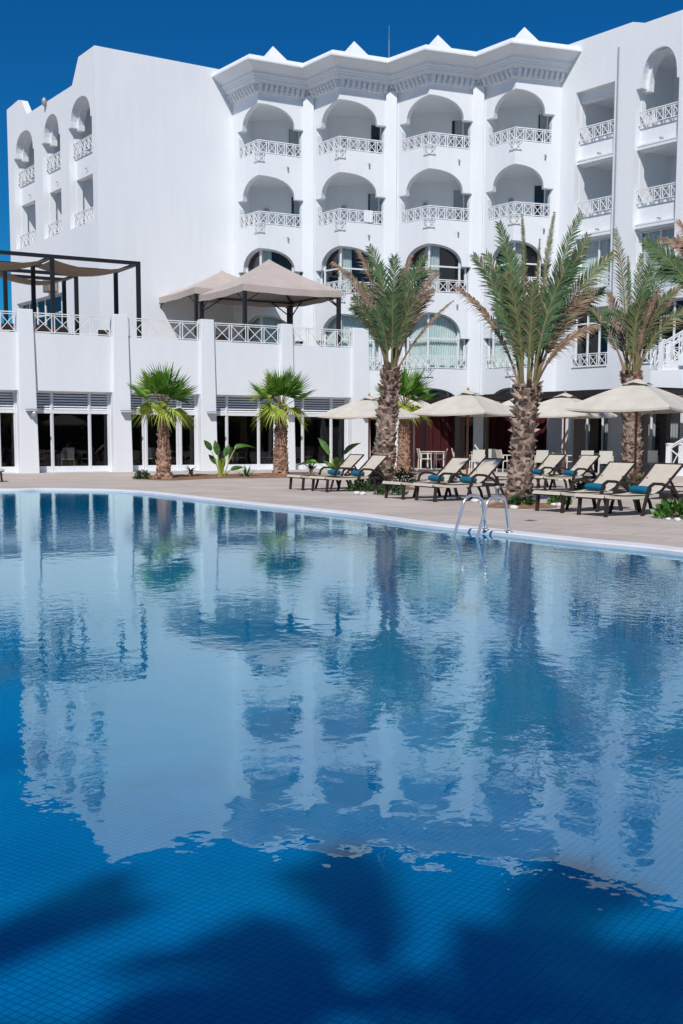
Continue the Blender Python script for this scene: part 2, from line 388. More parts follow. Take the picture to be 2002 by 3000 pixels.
# ================================================================== SETTING
def catmull(pts, k=8, closed=True):
    out = []; n = len(pts)
    for i in range(n):
        p0, p1, p2, p3 = [Vector(pts[(i+j-1) % n]) for j in range(4)]
        for t in range(k):
            t /= k
            out.append(0.5*((2*p1)+(p2-p0)*t+(2*p0-5*p1+4*p2-p3)*t*t+(3*p1-p0-3*p2+p3)*t**3))
    return out
edge_px = [(0, 1439.5), (150, 1438), (376, 1444.5), (628, 1472), (1000, 1512), (1223, 1543), (1430, 1566), (1680, 1594), (2002, 1629)]
far = [atz(x, y, 0) for x, y in edge_px]
pool = [(-24, 22, 0), (-18, 28, 0), (-12.5, 30.2, 0)]+[tuple(p) for p in far]+[(5.3, 10.6, 0), (6.0, 7.5, 0), (5.6, 4.4, 0), (3.6, 2.5, 0), (0, 1.75, 0), (-6, 2.3, 0), (-12, 5.5, 0), (-18, 10, 0), (-24, 16, 0)]
OUT = [Vector((p.x, p.y, 0)) for p in catmull(pool, 8)]
def offset_loop(loop, o):
    n = len(loop); r = []
    area = sum(loop[i].x*loop[(i+1) % n].y-loop[(i+1) % n].x*loop[i].y for i in range(n))
    sg = 1 if area < 0 else -1
    for i in range(n):
        t = (loop[(i+1) % n]-loop[i-1]).normalized(); r.append(loop[i]+Vector((-t.y, t.x, 0))*o*sg)
    return r
def ring(mb, A, za, B, zb, mi=0):
    n = len(A)
    for i in range(n):
        j = (i+1) % n; mb.face([(A[i].x, A[i].y, za), (A[j].x, A[j].y, za), (B[j].x, B[j].y, zb), (B[i].x, B[i].y, zb)], mi)
def fill_poly(loop, z, hole=None):
    bm = bmesh.new()
    def lp(l):
        vs = [bm.verts.new((p.x, p.y, z)) for p in l]
        return [bm.edges.new((vs[i], vs[(i+1) % len(vs)])) for i in range(len(vs))]
    es = lp(loop)
    if hole: es += lp(hole)
    bmesh.ops.triangle_fill(bm, use_beauty=True, use_dissolve=False, edges=es)
    mb = MB(); bm.verts.index_update()
    bm.normal_update()
    mb.mesh([v.co[:] for v in bm.verts], [[v.index for v in (f.verts if f.normal.z > 0 else reversed(f.verts))] for f in bm.faces])
    bm.free(); return mb
COP = offset_loop(OUT, 0.34)
big = [Vector((r*cos(a), 60+r*sin(a), 0)) for r, a in [(900, 2*pi*i/48) for i in range(48)]]
tag(fill_poly(big, DK, COP).build('deck_paving', 'paver'), kind='structure')
mb = MB(); IN = offset_loop(OUT, 0.0); IN2 = offset_loop(OUT, 0.02)
ring(mb, COP, DK-0.03, COP, DK+0.008); ring(mb, COP, DK+0.008, IN2, DK+0.008); ring(mb, IN2, DK+0.008, IN, DK-0.008); ring(mb, IN, DK-0.008, IN, -0.008)
tag(mb.build('pool_kerb', 'coping'), kind='structure')
INN = offset_loop(OUT, 0.004)
tag(fill_poly(INN, 0.0).build('pool_water', 'water'), kind='structure')
PD = -1.15
mb = fill_poly(OUT, PD); ring(mb, OUT, PD, OUT, -0.008)
tag(mb.build('pool_floor', 'tile'), kind='structure')

# ================================================================== HOTEL
hotel = thing('hotel_building', 'large white five storey hotel with arched balconies and zigzag cornice behind the pool', 'building', (0, 55, 0))
hotel.location = (0, 0, 0)
W = V2(atY(277, 133, 53.0))
V = [V2(atY(x, y, Y)) for x, y, Y in ((681, 300, 56.65), (909, 290, 56.0), (1152, 275, 55.2), (1407, 256, 54.3), (1647, 233, 53.2))]
R = [V2(atY(x, y, Y)) for x, y, Y in ((756, 269, 54.75), (995, 253, 54.1), (1260, 238, 53.35), (1513, 213, 52.45))]
RAILZ = [14.9, 11.72, 8.5, 5.08]; TW = 0.3

def make_room(parent, P, off, uL, uR, zf, zc, depth, nb, name='balcony', mat='stucco', ext=0.12):
    mb = MB(); us = [uL-ext]+[u for u in P.U if uL-ext < u < uR+ext]+[uR+ext]
    fr = [P.pt(u, off) for u in us]; a, b = fr[0], fr[-1]
    bl = a+nb*depth; br = b+nb*depth
    dd = (br-bl).normalized(); m = max((p-a).dot(nb) for p in fr)
    mb.face([(bl.x, bl.y, zf), (br.x, br.y, zf), (br.x, br.y, zc), (bl.x, bl.y, zc)])
    mb.face([(a.x, a.y, zf), (bl.x, bl.y, zf), (bl.x, bl.y, zc), (a.x, a.y, zc)])
    mb.face([(b.x, b.y, zf), (br.x, br.y, zf), (br.x, br.y, zc), (b.x, b.y, zc)])
    for z in (zf, zc): mb.face([(p.x, p.y, z) for p in fr+[br, bl]])
    return mb.build(name, mat, parent), bl, br
def glazed_door(parent, p, q, zf, h, nin, name='glazed_door', cm='greencurtain', panes=2, open_gap=True):
    # p,q ends on the wall; nin points into the wall
    mb = MB(); L = (q-p).length; d = (q-p)/L; o = -nin*0.04
    P0 = p+o; Q0 = q+o; Z = Vector((0, 0, 1))
    for k in range(panes+1):
        c = P0.lerp(Q0, k/panes); mb.bar(c+Z*zf, c+Z*(zf+h), 0.07, 0.06)
    mb.bar(P0+Z*(zf+h), Q0+Z*(zf+h), 0.08, 0.07); mb.bar(P0+Z*(zf+0.05), Q0+Z*(zf+0.05), 0.08, 0.09)
    fr = mb.build(name, 'frame', parent)
    return fr
def door_fill(parent, p, q, zf, h, nin, cm, cov):
    mb = MB(); o = -nin*0.03; a = p+o; b = q+o
    mb.face([(a.x, a.y, zf), (b.x, b.y, zf), (b.x, b.y, zf+h), (a.x, a.y, zf+h)]); return mb

def balcony_unit(P, off, uL, uR, zr, zceil, nb, door=(0.62, 0.97), depth=1.9, cm='greencurtain', ridge=None, dark=0.3, rail_off=0.06):
    zf = zr-1.08
    rm, bl, br = make_room(hotel, P, off, uL, uR, zf, zceil, depth, nb)
    # sliding door on the back wall: frame, curtain and dark gap
    p = bl.lerp(br, door[0]); q = bl.lerp(br, door[1]); h = min(2.42, zceil-zf-0.12)
    glazed_door(rm, p, q, zf, h, nb)
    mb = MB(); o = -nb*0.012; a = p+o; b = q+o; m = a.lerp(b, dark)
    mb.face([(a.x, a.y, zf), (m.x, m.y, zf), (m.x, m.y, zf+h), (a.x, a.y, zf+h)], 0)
    curtain(mb, m+o, b+o, zf, zf+h, 1, amp=0.012)
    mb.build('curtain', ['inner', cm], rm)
    mb = MB(); o = -nb*0.045; a = p+o; b = q+o
    mb.face([(a.x, a.y, zf), (b.x, b.y, zf), (b.x, b.y, zf+h), (a.x, a.y, zf+h)]); mb.build('door_glass', 'darkglass', rm)
    mb = MB(); c = bl.lerp(br, 0.25)-nb*0.06; mb.lathe((c.x, c.y, zf+1.75), [(0.02, -0.09), (0.11, -0.07), (0.13, 0), (0.11, 0.07), (0.02, 0.09)], 10); mb.build('wall_lamp', 'grey', rm, True)
    # railing standing on the parapet
    mb = MB(); us = [uL]+[u for u in P.U if uL < u < uR]+[uR]
    for a, b in zip(us, us[1:]):
        pa = P.pt(a, off-TW+rail_off); pb = P.pt(b, off-TW+rail_off); railing(mb, pa, pb, zr-0.55, 0.55, max(2, round((b-a)/0.46)))
    if ridge:   # small dropped panel on each side of the fold
        for a, b in ((ridge-0.34, ridge), (ridge, ridge+0.34)):
            pa = P.pt(a, -0.05); pb = P.pt(b, -0.05); railing(mb, pa, pb, zr-0.95, 0.42, 1, t=0.03)
    mb.build('balcony_railing', 'paint', rm)
    return rm

def window_unit(P, st, off, zs, mull, trans, cm, cov, zb, zt, parent=None, name='arched_window', glass='glass', room='room', depth=1.6):
    # glazing that follows the wall; st = opening strips
    u0 = st[0][0]; u1 = st[-1][1]; nb = Path([P.pt(u0), P.pt(u1)]); d = (P.pt(u1)-P.pt(u0)).normalized(); n = Vector((-d.y, d.x, 0))
    mb = MB(); t = 0.035
    def head(u):
        for s in st:
            if s[0]-1e-6 <= u <= s[1]+1e-6: return s[4]+(s[5]-s[4])*(u-s[0])/max(1e-6, s[1]-s[0])
        return zs
    for u in mull:
        q = P.pt(u, off); mb.bar(q+Vector((0, 0, zb)), q+Vector((0, 0, head(u))), 0.09, 0.06)
    for z in trans:
        us = [u0]+[u for u in P.U if u0 < u < u1]+[u1]
        for a, b in zip(us, us[1:]): mb.bar(P.pt(a, off, z), P.pt(b, off, z), 0.06, 0.07)
    for s in clip_strips(st, P.U):
        if s[4]-s[2] > 0.3: mb.bar(P.pt(s[0], off, s[4]-0.03), P.pt(s[1], off, s[5]-0.03), 0.06, 0.06)
    fr = mb.build(name, 'frame', parent or hotel)
    mb = MB(); strips_surface(mb, P, st, off+0.02); mb.build('window_glass', glass, fr)
    if cm:
        mb = MB()
        for a, b in cov:
            k = max(4, int((b-a)/0.035)); pr = None
            for i in range(k+1):
                u = a+(b-a)*i/k; c = P.pt(u, off+0.16+0.03*sin(i*1.6)+0.01*random.random())
                if pr is not None: mb.face([(pr.x, pr.y, zb), (c.x, c.y, zb), (c.x, c.y, zt), (pr.x, pr.y, zt)])
                pr = c
        mb.build('curtain', cm, fr)
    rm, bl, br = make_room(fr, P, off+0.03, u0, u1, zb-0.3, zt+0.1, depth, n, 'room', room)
    return fr

# --- the four folded bays
wallmb = MB()
bayops = []
for i in range(4):
    P = Path([V[i], R[i], V[i+1]]); Ur = P.U[1]; U2 = P.U[2]
    uL = 0.62; uR = U2-0.46; a0 = uL+0.30; a1 = uR-0.34
    d = (V[i+1]-V[i]).normalized(); n = Vector((-d.y, d.x, 0))
    ops = []
    for k, zr in enumerate(RAILZ):
        zs = zr+(0.68 if k < 2 else (0.63 if k == 2 else 0.82)); zt = zs+(0.93 if k < 3 else 1.12); zb = zr-0.58
        ops.append(arch_op(uL, uR, a0, a1, zb, zs, zt))
    ops.append(arch_op(uL+0.1, uR-0.1, a0, a1, 0.08, 2.75, 3.62, corb=0))
    folded_wall(wallmb, P, 0, 17.6, ops, TW)
    cov4 = [(uL+0.02, uR-0.02)]
    for k, zr in enumerate(RAILZ):
        zs = zr+(0.68 if k < 2 else (0.63 if k == 2 else 0.82)); zt = zs+(0.93 if k < 3 else 1.12)
        if k < 2:
            balcony_unit(P, TW, uL-0.1, uR+0.1, zr, zt+0.12, n, door=(0.62+0.04*((i+k) % 2), 0.985), ridge=Ur, dark=(0.05, 0.45, 0.15, 0.1)[(i+2*k) % 4])
        else:
            st = arch_op(uL, uR, a0, a1, zr-0.58, zs, zt, corb=0)
            cov = cov4 if k == 3 else [(Ur-0.35, Ur+0.55), (uL, uL+0.25)]
            fr = window_unit(P, st, 0.26, zs, [uL+0.06, a0+0.05, Ur, a1-0.05, uR-0.06], [zs-0.02], 'greencurtain' if k == 3 else 'curtain', cov, zr-0.55, zt)
            mb = MB()
            for a, b in ((uL, Ur), (Ur, uR)): railing(mb, P.pt(a, 0.06), P.pt(b, 0.06), zr-0.55, 0.55, max(2, round((b-a)/0.46)))
            for a, b in ((Ur-0.34, Ur), (Ur, Ur+0.34)): railing(mb, P.pt(a, -0.05), P.pt(b, -0.05), zr-0.95, 0.42, 1, t=0.03)
            mb.build('balcony_railing', 'paint', fr)
    st = arch_op(uL+0.1, uR-0.1, a0, a1, 0.08, 2.75, 3.62, corb=0)
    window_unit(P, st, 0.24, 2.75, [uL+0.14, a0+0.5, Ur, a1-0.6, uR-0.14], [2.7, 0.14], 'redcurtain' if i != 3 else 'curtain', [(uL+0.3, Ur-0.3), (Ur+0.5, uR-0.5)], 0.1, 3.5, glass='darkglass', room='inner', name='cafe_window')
    for k in range(3):
        q = P.pt(Ur+1.5, -0.07); mb = MB(); c = Vector((q.x, q.y, RAILZ[k]-1.12)); mb.bar(c+n*0.1, c-n*0.09, 0.07, 0.07); mb.build('drain_spout', 'grey', hotel)
folded_wall(wallmb, Path([W, V[0]]), 0, 18.43, [], 0.3)
# pilasters in the valleys between bays
for i in (1, 2, 3):
    d = (V[i+1 if i < 4 else i]-V[i-1]).normalized(); n = Vector((-d.y, d.x, 0)); c = V[i]-n*0.12
    wallmb.box((c.x, c.y, 8.55), 0.5, 0.5, 17.0, math.atan2(d.y, d.x))
wallmb.build('facade_wall', 'stucco', hotel)

# --- cornice swept along the zigzag
def line_x(p, d, q, e):
    den = d.x*e.y-d.y*e.x; t = ((q.x-p.x)*e.y-(q.y-p.y)*e.x)/den; return p+d*t
zz = [V[0], R[0], V[1], R[1], V[2], R[2], V[3], R[3], V[4]]
rwd = az(143)
def zoff(o):
    segs = []
    for a, b in zip(zz, zz[1:]):
        d = (b-a).normalized(); n = Vector((-d.y, d.x, 0)); segs.append((a-n*o, d))
    res = [line_x(segs[0][0], segs[0][1], W, (V[0]-W).normalized())]
    for s, t in zip(segs, segs[1:]): res.append(line_x(s[0], s[1], t[0], t[1]))
    res.append(line_x(segs[-1][0], segs[-1][1], V[4], rwd)); return res
prof = [(-0.02, 16.98), (0.10, 16.98), (0.10, 17.32), (0.34, 17.32), (0.36, 17.40), (0.42, 17.40), (0.42, 17.50), (0.50, 17.50), (0.52, 17.58), (0.58, 17.60), (0.58, 17.72), (0.66, 17.76), (0.80, 17.86), (0.98, 17.98), (1.00, 18.01), (1.06, 18.01), (1.06, 18.08), (0.98, 18.11), (0.92, 18.27), (0.55, 18.29), (0.55, 17.85)]
mb = MB(); rows = [[Vector((p.x, p.y, z)) for p in zoff(o)] for o, z in prof]
for r0, r1 in zip(rows, rows[1:]):
    for i in range(8): mb.face([r0[i], r0[i+1], r1[i+1], r1[i]])
mb.build('cornice', 'stucco', hotel)
mb = MB(); A = zoff(0.10); B = zoff(0.31)
for i in range(8):
    L = (A[i+1]-A[i]).length; k = max(4, round(L/0.27)); d = (A[i+1]-A[i]).normalized(); n = Vector((d.y, -d.x, 0))
    for j in range(k):
        c = A[i].lerp(A[i+1], (j+0.5)/k)
        for zc, dep, hh in ((17.24, 0.21, 0.15), (17.11, 0.13, 0.12), (17.02, 0.06, 0.08)):
            q = c+n*dep/2; mb.box((q.x, q.y, zc), 0.15, dep, hh, math.atan2(d.y, d.x))
mb.build('dentil_band', 'stucco', hotel)
for i, (x, y) in enumerate(((800, 135), (1038, 120.5), (1283.5, 102), (1537, 79))):
    c = atY(x, y, R[i].y+1.5); mb = MB(); zt = c.z; s = 0.80; a0 = radians(33); zb_ = zt-1.12
    mb.box((c.x, c.y, (17.9+zb_)/2-0.004), 1.5, 1.5, zb_-17.9, a0)
    b = [(c.x+s*sqrt(2)*cos(a0+pi/4+k*pi/2), c.y+s*sqrt(2)*sin(a0+pi/4+k*pi/2), zb_) for k in range(4)]
    for k in range(4): mb.face([b[k], b[(k+1) % 4], (c.x, c.y, zt)])
    mb.face(b[::-1]); mb.build('roof_finial', 'stucco', hotel)

# --- right wing
RWL = 14.0
PR = Path([V[4], V[4]+rwd*RWL])
def ru(x, y): return along(x, y, V[4], rwd)
dz1 = ru(1855, 61); dz2 = ru(1890, 67); dz3 = ru(2000, 21)
u1, u2 = dz1[0], dz2[0]; zA = ru(1697, 124)[1]; 
def rtop(u): return 18.5 if u < u1 else (18.5+(dz2[1]-18.5)*(u-u1)/(u2-u1) if u < u2 else dz2[1])
rtop.knots = [u1, u2]
f1a, f1b = ru(1686, 400)[0], ru(1798, 400)[0]; f2a, f2b = ru(1862, 350)[0], ru(1987, 350)[0]
0 and print('RW', dz1, dz2, dz3, zA, 'u', f1a, f1b, f2a, f2b, 'head1', ru(1790, 240), 'head2', ru(1792, 457), ru(1685, 489), 'arch', ru(1938, 152), ru(1991, 210), ru(1862, 268), 'h2', ru(1980, 395), 'h3', ru(1967, 636), ru(1786, 681), 'h4', ru(1780, 925), 'glass3', ru(1710, 790), 'r3', ru(1850, 776), 'x4', ru(1700, 1000), ru(1796, 1000), ru(1875, 1000), ru(2000, 1000))
wmb = MB(); nR = Vector((-rwd.y, rwd.x, 0))
z4b, z4t = 4.5, 6.75
ch1 = rect_op(f1a, f1b, 7.55, 16.35)
ch2 = [s for s in arch_op(f2a, f2b, f2a+0.28, f2b-0.12, 7.55, 15.75, 17.15, corb=0)]
w4 = rect_op(f1a+0.12, f1b-0.02, z4b, z4t+0.3); w4b = rect_op(f2a+0.1, f2b+1.3, z4b, z4t+0.3)
f3a, f3b = f2b+1.6, f2b+3.6
ch3 = arch_op(f3a, f3b, f3a+0.28, f3b-0.12, 7.55, 15.75, 17.15, corb=0)
g1 = rect_op(f1a, f1b+0.5, 0.08, 2.6); g2 = rect_op(f2a+0.3, f2b+0.6, 0.08, 2.6)
folded_wall(wmb, PR, 0, rtop, [ch1, ch2, ch3, w4, w4b, g1, g2], 0.34)
for (ua, ub, arch) in ((f1a, f1b, 0), (f2a, f2b, 1), (f3a, f3b, 1)):
    ops = [rect_op(ua+0.02, ub-0.02, 14.32, 15.95) if not arch else arch_op(ua+0.02, ub-0.02, ua+0.4, ub-0.25, 14.32, 15.65, 16.95, corb=0), rect_op(ua+0.02, ub-0.02, 11.15, 13.25), rect_op(ua+0.02, ub-0.02, 7.9, 10.05)]
    folded_wall(wmb, PR, 7.5, 17.4, ops, TW, u0=ua-0.2, u1=ub+0.2, o0=0.34, back=True)
    for zz_ in (13.3, 10.1):
        a = PR.pt(ua, 0.24, zz_+0.06); b = PR.pt(ub, 0.24, zz_+0.06); wmb.bar(a, b, 0.2, 0.1); wmb.bar(a+nR*-0.02+Vector((0, 0, 0.12)), b+nR*-0.02+Vector((0, 0, 0.12)), 0.14, 0.06)
    for k, zr in enumerate((14.86, 11.7)):
        balcony_unit(PR, 0.34+TW, ua, ub, zr, (17.1 if arch else 16.15) if k == 0 else 13.4, nR, door=(0.72, 0.98), dark=0.4, rail_off=-0.12)
    st = rect_op(ua+0.02, ub-0.02, 7.9, 10.05)
    fr = window_unit(PR, st, 0.34+0.2, 10, [ua+0.06, (ua+ub)/2, ub-0.06], [7.95, 10.0], 'curtain', [(ua, ub)], 7.9, 10.05, name='window')
    mb = MB(); railing(mb, PR.pt(ua, 0.14), PR.pt(ub, 0.14), 7.9, 0.55, 4); mb.build('balcony_railing', 'paint', fr)
for st, nm in ((w4, 3), (w4b, 5)):
    ua, ub = st[0][0], st[0][1]
    fr = window_unit(PR, st, 0.26, 7, [ua+(ub-ua)*k/nm for k in range(nm+1)], [z4b+0.05, z4t+0.25, z4t-0.35], None, [], z4b, z4t+0.3, name='window', glass='glass', room='inner')
    mb = MB(); railing(mb, PR.pt(ua, -0.03), PR.pt(ub, -0.03), z4b-0.02, 0.58, max(4, round((ub-ua)/0.52))); mb.build('balcony_railing', 'paint', fr)
for st in (g1, g2):
    ua, ub = st[0][0], st[0][1]
    window_unit(PR, st, 0.26, 2.6, [ua+(ub-ua)*k/3 for k in range(4)], [0.13, 2.55], 'curtain', [(ua+0.4, ua+0.9), (ub-0.9, ub-0.3)], 0.1, 2.6, name='cafe_window', glass='darkglass', room='inner')
wmb.build('wing_wall', 'stucco', hotel)
mb = MB(); ub_ = ru(1815, 139)
a = PR.pt(ub_[0], -0.04); mb.tube([(a.x, a.y, ub_[1]), (a.x, a.y, 6.9)], 0.035, 8); mb.build('drainpipe', 'grey', hotel)
for ua, zr in ((f1a+1.2, 13.6), (f1a+1.2, 10.4), (f2a+1.2, 13.6), (f2a+1.2, 10.4)):
    q = PR.pt(ua, 0.3); mb = MB(); mb.bar((q.x, q.y, zr), Vector((q.x, q.y, zr))-nR*0.2, 0.06, 0.06); mb.build('drain_spout', 'grey', hotel)

# --- left wing
lwd = (W-V2(onwall(20, 314, W, az(145)))).normalized()
LE = V2(onwall(20, 314, W, az(145))); PL = Path([LE, W]); LU = PL.U[1]; nL = Vector((-lwd.y, lwd.x, 0))
def lu(x, y): q = onwall(x, y, W, lwd); return (V2(q)-LE).dot(lwd), q.z
pts = [lu(20, 314), lu(54, 292), lu(62.5, 292), lu(79, 320), lu(211, 233), lu(230, 167), lu(277, 133)]
0 and print('LW', [tuple(round(v, 2) for v in p) for p in pts], 'arch', lu(234, 294), lu(201, 381), lu(268, 348), 'h2', lu(219, 535), lu(273, 508), 'bot', lu(210, 667), lu(223, 658), 'r', lu(245, 418), lu(245, 520))
lt = [(0, 18.2), (pts[1][0], 18.3), (pts[2][0], 18.2), (pts[3][0], 17.35), (pts[4][0], 17.35), (pts[5][0], 18.4), (LU, 18.43)]
def ltop(u):
    for (a, za), (b, zb) in zip(lt, lt[1:]):
        if u <= b: return za+(zb-za)*(u-a)/(b-a)
    return lt[-1][1]
ltop.knots = [p[0] for p in lt]
chs = [(lu(40, 430)[0], lu(101, 480)[0]), (lu(123, 430)[0], lu(177, 430)[0]), (lu(201, 400)[0], lu(270, 380)[0])]
wmb = MB(); zb0 = 11.0
lops = [arch_op(a, b, a+0.3, b-0.15, zb0, 15.55, 16.65, corb=0) for a, b in chs]
folded_wall(wmb, PL, 0, ltop, lops+[rect_op(chs[0][0]-0.1, chs[1][1], 5.2, 8.25)], 0.34)
for a, b in chs:
    ops = [arch_op(a+0.02, b-0.02, a+0.4, b-0.3, 14.3, 15.45, 16.45, corb=0), rect_op(a+0.02, b-0.02, 11.15, 13.25)]
    folded_wall(wmb, PL, 10.7, 17.0, ops, TW, u0=a-0.2, u1=b+0.2, o0=0.34)
    for k, zr in enumerate((14.86, 11.7)):
        balcony_unit(PL, 0.34+TW, a, b, zr, 16.7 if k == 0 else 13.4, nL, door=(0.2, 0.6), dark=0.6, rail_off=-0.12)
        q = PL.pt((a+b)/2, 0.3); mb = MB(); mb.bar((q.x, q.y, zr-1.3), Vector((q.x, q.y, zr-1.3))-nL*0.08, 0.05, 0.05); mb.build('drain_spout', 'grey', hotel)
window_unit(PL, rect_op(chs[0][0]-0.1, chs[1][1], 5.2, 8.25), 0.26, 8, [chs[0][0]+k*1.1 for k in range(7) if chs[0][0]+k*1.1 < chs[1][1]], [5.25, 8.2, 7.4], None, [], 5.2, 8.25, name='window', room='inner')
wmb.build('wing_wall', 'stucco', hotel)
q = onwall(136, 297, W, lwd)-nL*0.1; mb = MB(); mb.lathe((q.x, q.y, q.z-0.25), [(0.03, 0), (0.12, 0.1), (0.13, 0.3), (0.05, 0.42)], 8); mb.build('roof_siren', 'grey', hotel, True)
# --- roof, rear walls
back = [LE+nL*13+lwd*2, V[4]+rwd*RWL+Vector((14, 10, 0)), V[2]+Vector((4, 16, 0))]
loop = [LE, W, V[0]]+[R[0], V[1], R[1], V[2], R[2], V[3], R[3], V[4], V[4]+rwd*RWL, back[1], back[2], back[0]]
mb = MB(); nB = len(loop)
bmr = fill_poly(loop, 17.0)
for a, b in ((11, 12), (12, 13), (13, 14), (14, 0)):
    p, q = loop[a], loop[b % nB]; bmr.face([(p.x, p.y, 0), (q.x, q.y, 0), (q.x, q.y, 17.9), (p.x, p.y, 17.9)])
bmr.build('roof', 'stucco', hotel)
mb = MB(); c = atY(1140, 166, 57.5); d_ = atY(1140, 74, 57.5); mb.tube([(c.x, c.y, 17.0), (c.x, c.y, (c.z+d_.z)/2), (c.x, c.y, (c.z+d_.z)/2+0.02), (c.x, c.y, d_.z)], [0.028, 0.022, 0.012, 0.008], 6)
mb.build('antenna', 'grey', hotel)

# ================================================================== RESTAURANT BUILDING WITH ROOF TERRACE
rest = thing('restaurant_building', 'white two storey restaurant block with glazed ground floor, tapering piers and a railed roof terrace', 'building')
A0 = V2(atz(225, 1384, DK)); td = az(60); nT = Vector((-td.y, td.x, 0))
def tu(x, y): return (V2(onwall(x, y, A0, td))-A0).dot(td)
def tp(u, o=0.0, z=0.0): q = A0+td*u+nT*o; return Vector((q.x, q.y, z))
SILL, TRANS, HEAD, PAR, TFL = 0.30, 2.30, 3.05, 5.12, 4.78
piers = [(tu(-190, 1300), tu(-140, 1300)), (tu(59, 1300), tu(106, 1300)), (tu(334, 1300), tu(380, 1300)), (tu(589, 1300), tu(629, 1300)), (tu(822, 1300), tu(857, 1300)), (tu(1030, 1250), tu(1077, 1250))]
0 and print('DBG piers', [tuple(round(v, 2) for v in p) for p in piers])
tl, tr_ = piers[0][0]-6, piers[-1][1]
mb = MB()
PT = Path([tp(tl), tp(tr_)]); so = -tl
ops = [rect_op(a[1]+so, b[0]+so, DK+0.001, HEAD) for a, b in zip(piers, piers[1:])]
folded_wall(mb, PT, 0, PAR, ops, 0.42)
for u in (tr_,):
    a, b = tp(u), tp(u, 9.0); mb.face([(a.x, a.y, 0), (b.x, b.y, 0), (b.x, b.y, PAR), (a.x, a.y, PAR)])
mb.build('wall', 'stucco', rest)
mb = MB(); a, b, c, d = tp(tl), tp(tr_), tp(tr_, 9.5), tp(tl, 9.5)
for z in (TFL, TFL-0.35): mb.face([(p.x, p.y, z) for p in (a, b, c, d)])
mb.face([(c.x, c.y, TFL-0.35), (d.x, d.y, TFL-0.35), (d.x, d.y, TFL), (c.x, c.y, TFL)])
mb.build('terrace_floor', 'terrfloor', rest)
for k, (a, b) in enumerate(piers):     # battered piers in front of the wall
    mb = MB(); h = 5.95; wb = 0.06
    A_ = [tp(a-wb, -0.20), tp(b+wb, -0.20), tp(b+wb, 0.1), tp(a-wb, 0.1)]; B_ = [tp(a+0.02, -0.10), tp(b-0.02, -0.10), tp(b-0.02, 0.3), tp(a+0.02, 0.3)]
    vs = [(p.x, p.y, DK) for p in A_]+[(p.x, p.y, h) for p in B_]
    mb.mesh(vs, ((4, 5, 6, 7), (0, 1, 5, 4), (1, 2, 6, 5), (2, 3, 7, 6), (3, 0, 4, 7)))
    pr = mb.build('pier', 'stucco', rest, bevel=0.02)
    mb = MB(); c = tp(b-0.12, -0.3, 2.34); mb.bar(tp(b-0.42, -0.32, 2.36), tp(b+0.06, -0.32, 2.36), 0.22, 0.035)
    if k == 1: mb.lathe((c.x, c.y, 2.08), [(0.02, 0), (0.10, 0.03), (0.12, 0.14), (0.10, 0.2)], 10)
    mb.build('floodlight', 'grey', pr)
random.seed(11)
for k, (pa, pb) in enumerate(zip(piers, piers[1:])):
    a, b = pa[1], pb[0]; L = b-a; off = 0.40
    if k == 2: ms = [0, 0.235, 0.27, 0.73, 0.77, 1]
    else: ms = [0, 0.235, 0.735, 1]
    mb = MB()
    for m in ms:
        t = 0.09
        u = a+0.045+(L-0.09)*m; mb.bar(tp(u, off, DK), tp(u, off, HEAD), t, 0.09)
    mb.bar(tp(a, off, TRANS), tp(b, off, TRANS), 0.08, 0.13); mb.bar(tp(a, off, DK+0.12), tp(b, off, DK+0.12), 0.08, 0.22); mb.bar(tp(a, off, HEAD-0.03), tp(b, off, HEAD-0.03), 0.08, 0.06)
    fr = mb.build('glazed_front', 'frame', rest)
    mb = MB(); mb.face([tp(a, off+0.02, DK+0.2), tp(b, off+0.02, DK+0.2), tp(b, off+0.02, TRANS), tp(a, off+0.02, TRANS)]); mb.build('window_pane', 'darkglass', fr)
    mb = MB()
    for i in range(7):
        z = TRANS+0.105+i*0.098
        mb.mesh([tp(a, off, z-0.028), tp(b, off, z-0.028), tp(b, off+0.03, z+0.028), tp(a, off+0.03, z+0.028), tp(a, off-0.012, z-0.026), tp(b, off-0.012, z-0.026), tp(b, off+0.018, z+0.032), tp(a, off+0.018, z+0.032)], ((0, 1, 2, 3), (4, 5, 6, 7), (0, 1, 5, 4), (2, 3, 7, 6)))
    mb.face([tp(a, off+0.09, TRANS), tp(b, off+0.09, TRANS), tp(b, off+0.09, HEAD), tp(a, off+0.09, HEAD)], 1)
    mb.build('louvre_panel', ['louvre', 'inner'], fr)
    # railing above
    mb = MB(); n = 4 if k != 1 else 4
    railing(mb, tp(a+0.03, 0.05), tp(b-0.03, 0.05), PAR+0.02, 0.70, n, t=0.032); mb.build('terrace_railing', 'paint', rest)
# interior of the restaurant
mb = MB(); a, b, c, d = tp(tl, 0.43), tp(tr_-0.1, 0.43), tp(tr_-0.1, 8.5), tp(tl, 8.5)
mb.face([(c.x, c.y, 0), (d.x, d.y, 0), (d.x, d.y, 4.4), (c.x, c.y, 4.4)]); mb.face([(b.x, b.y, 0), (c.x, c.y, 0), (c.x, c.y, 4.4), (b.x, b.y, 4.4)])
mb.face([(p.x, p.y, 3.3) for p in (a, b, c, d)]); mb.face([(p.x, p.y, DK+0.02) for p in (a, b, c, d)], 1)
mb.face([(a.x, a.y, 0), (d.x, d.y, 0), (d.x, d.y, 4.4), (a.x, a.y, 4.4)])
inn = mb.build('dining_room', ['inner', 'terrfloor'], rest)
mb = MB()
for f0, f1 in ((0.30, 0.36), (0.62, 0.64), (0.80, 0.83), (0.90, 0.93)):
    p = tp(tl+(tr_-tl)*f0, 6.5); q = tp(tl+(tr_-tl)*f1, 6.5); curtain(mb, p, q, 0.1, 3.2, amp=0.06, wl=0.3)
mb.build('inner_curtain', 'room', inn)

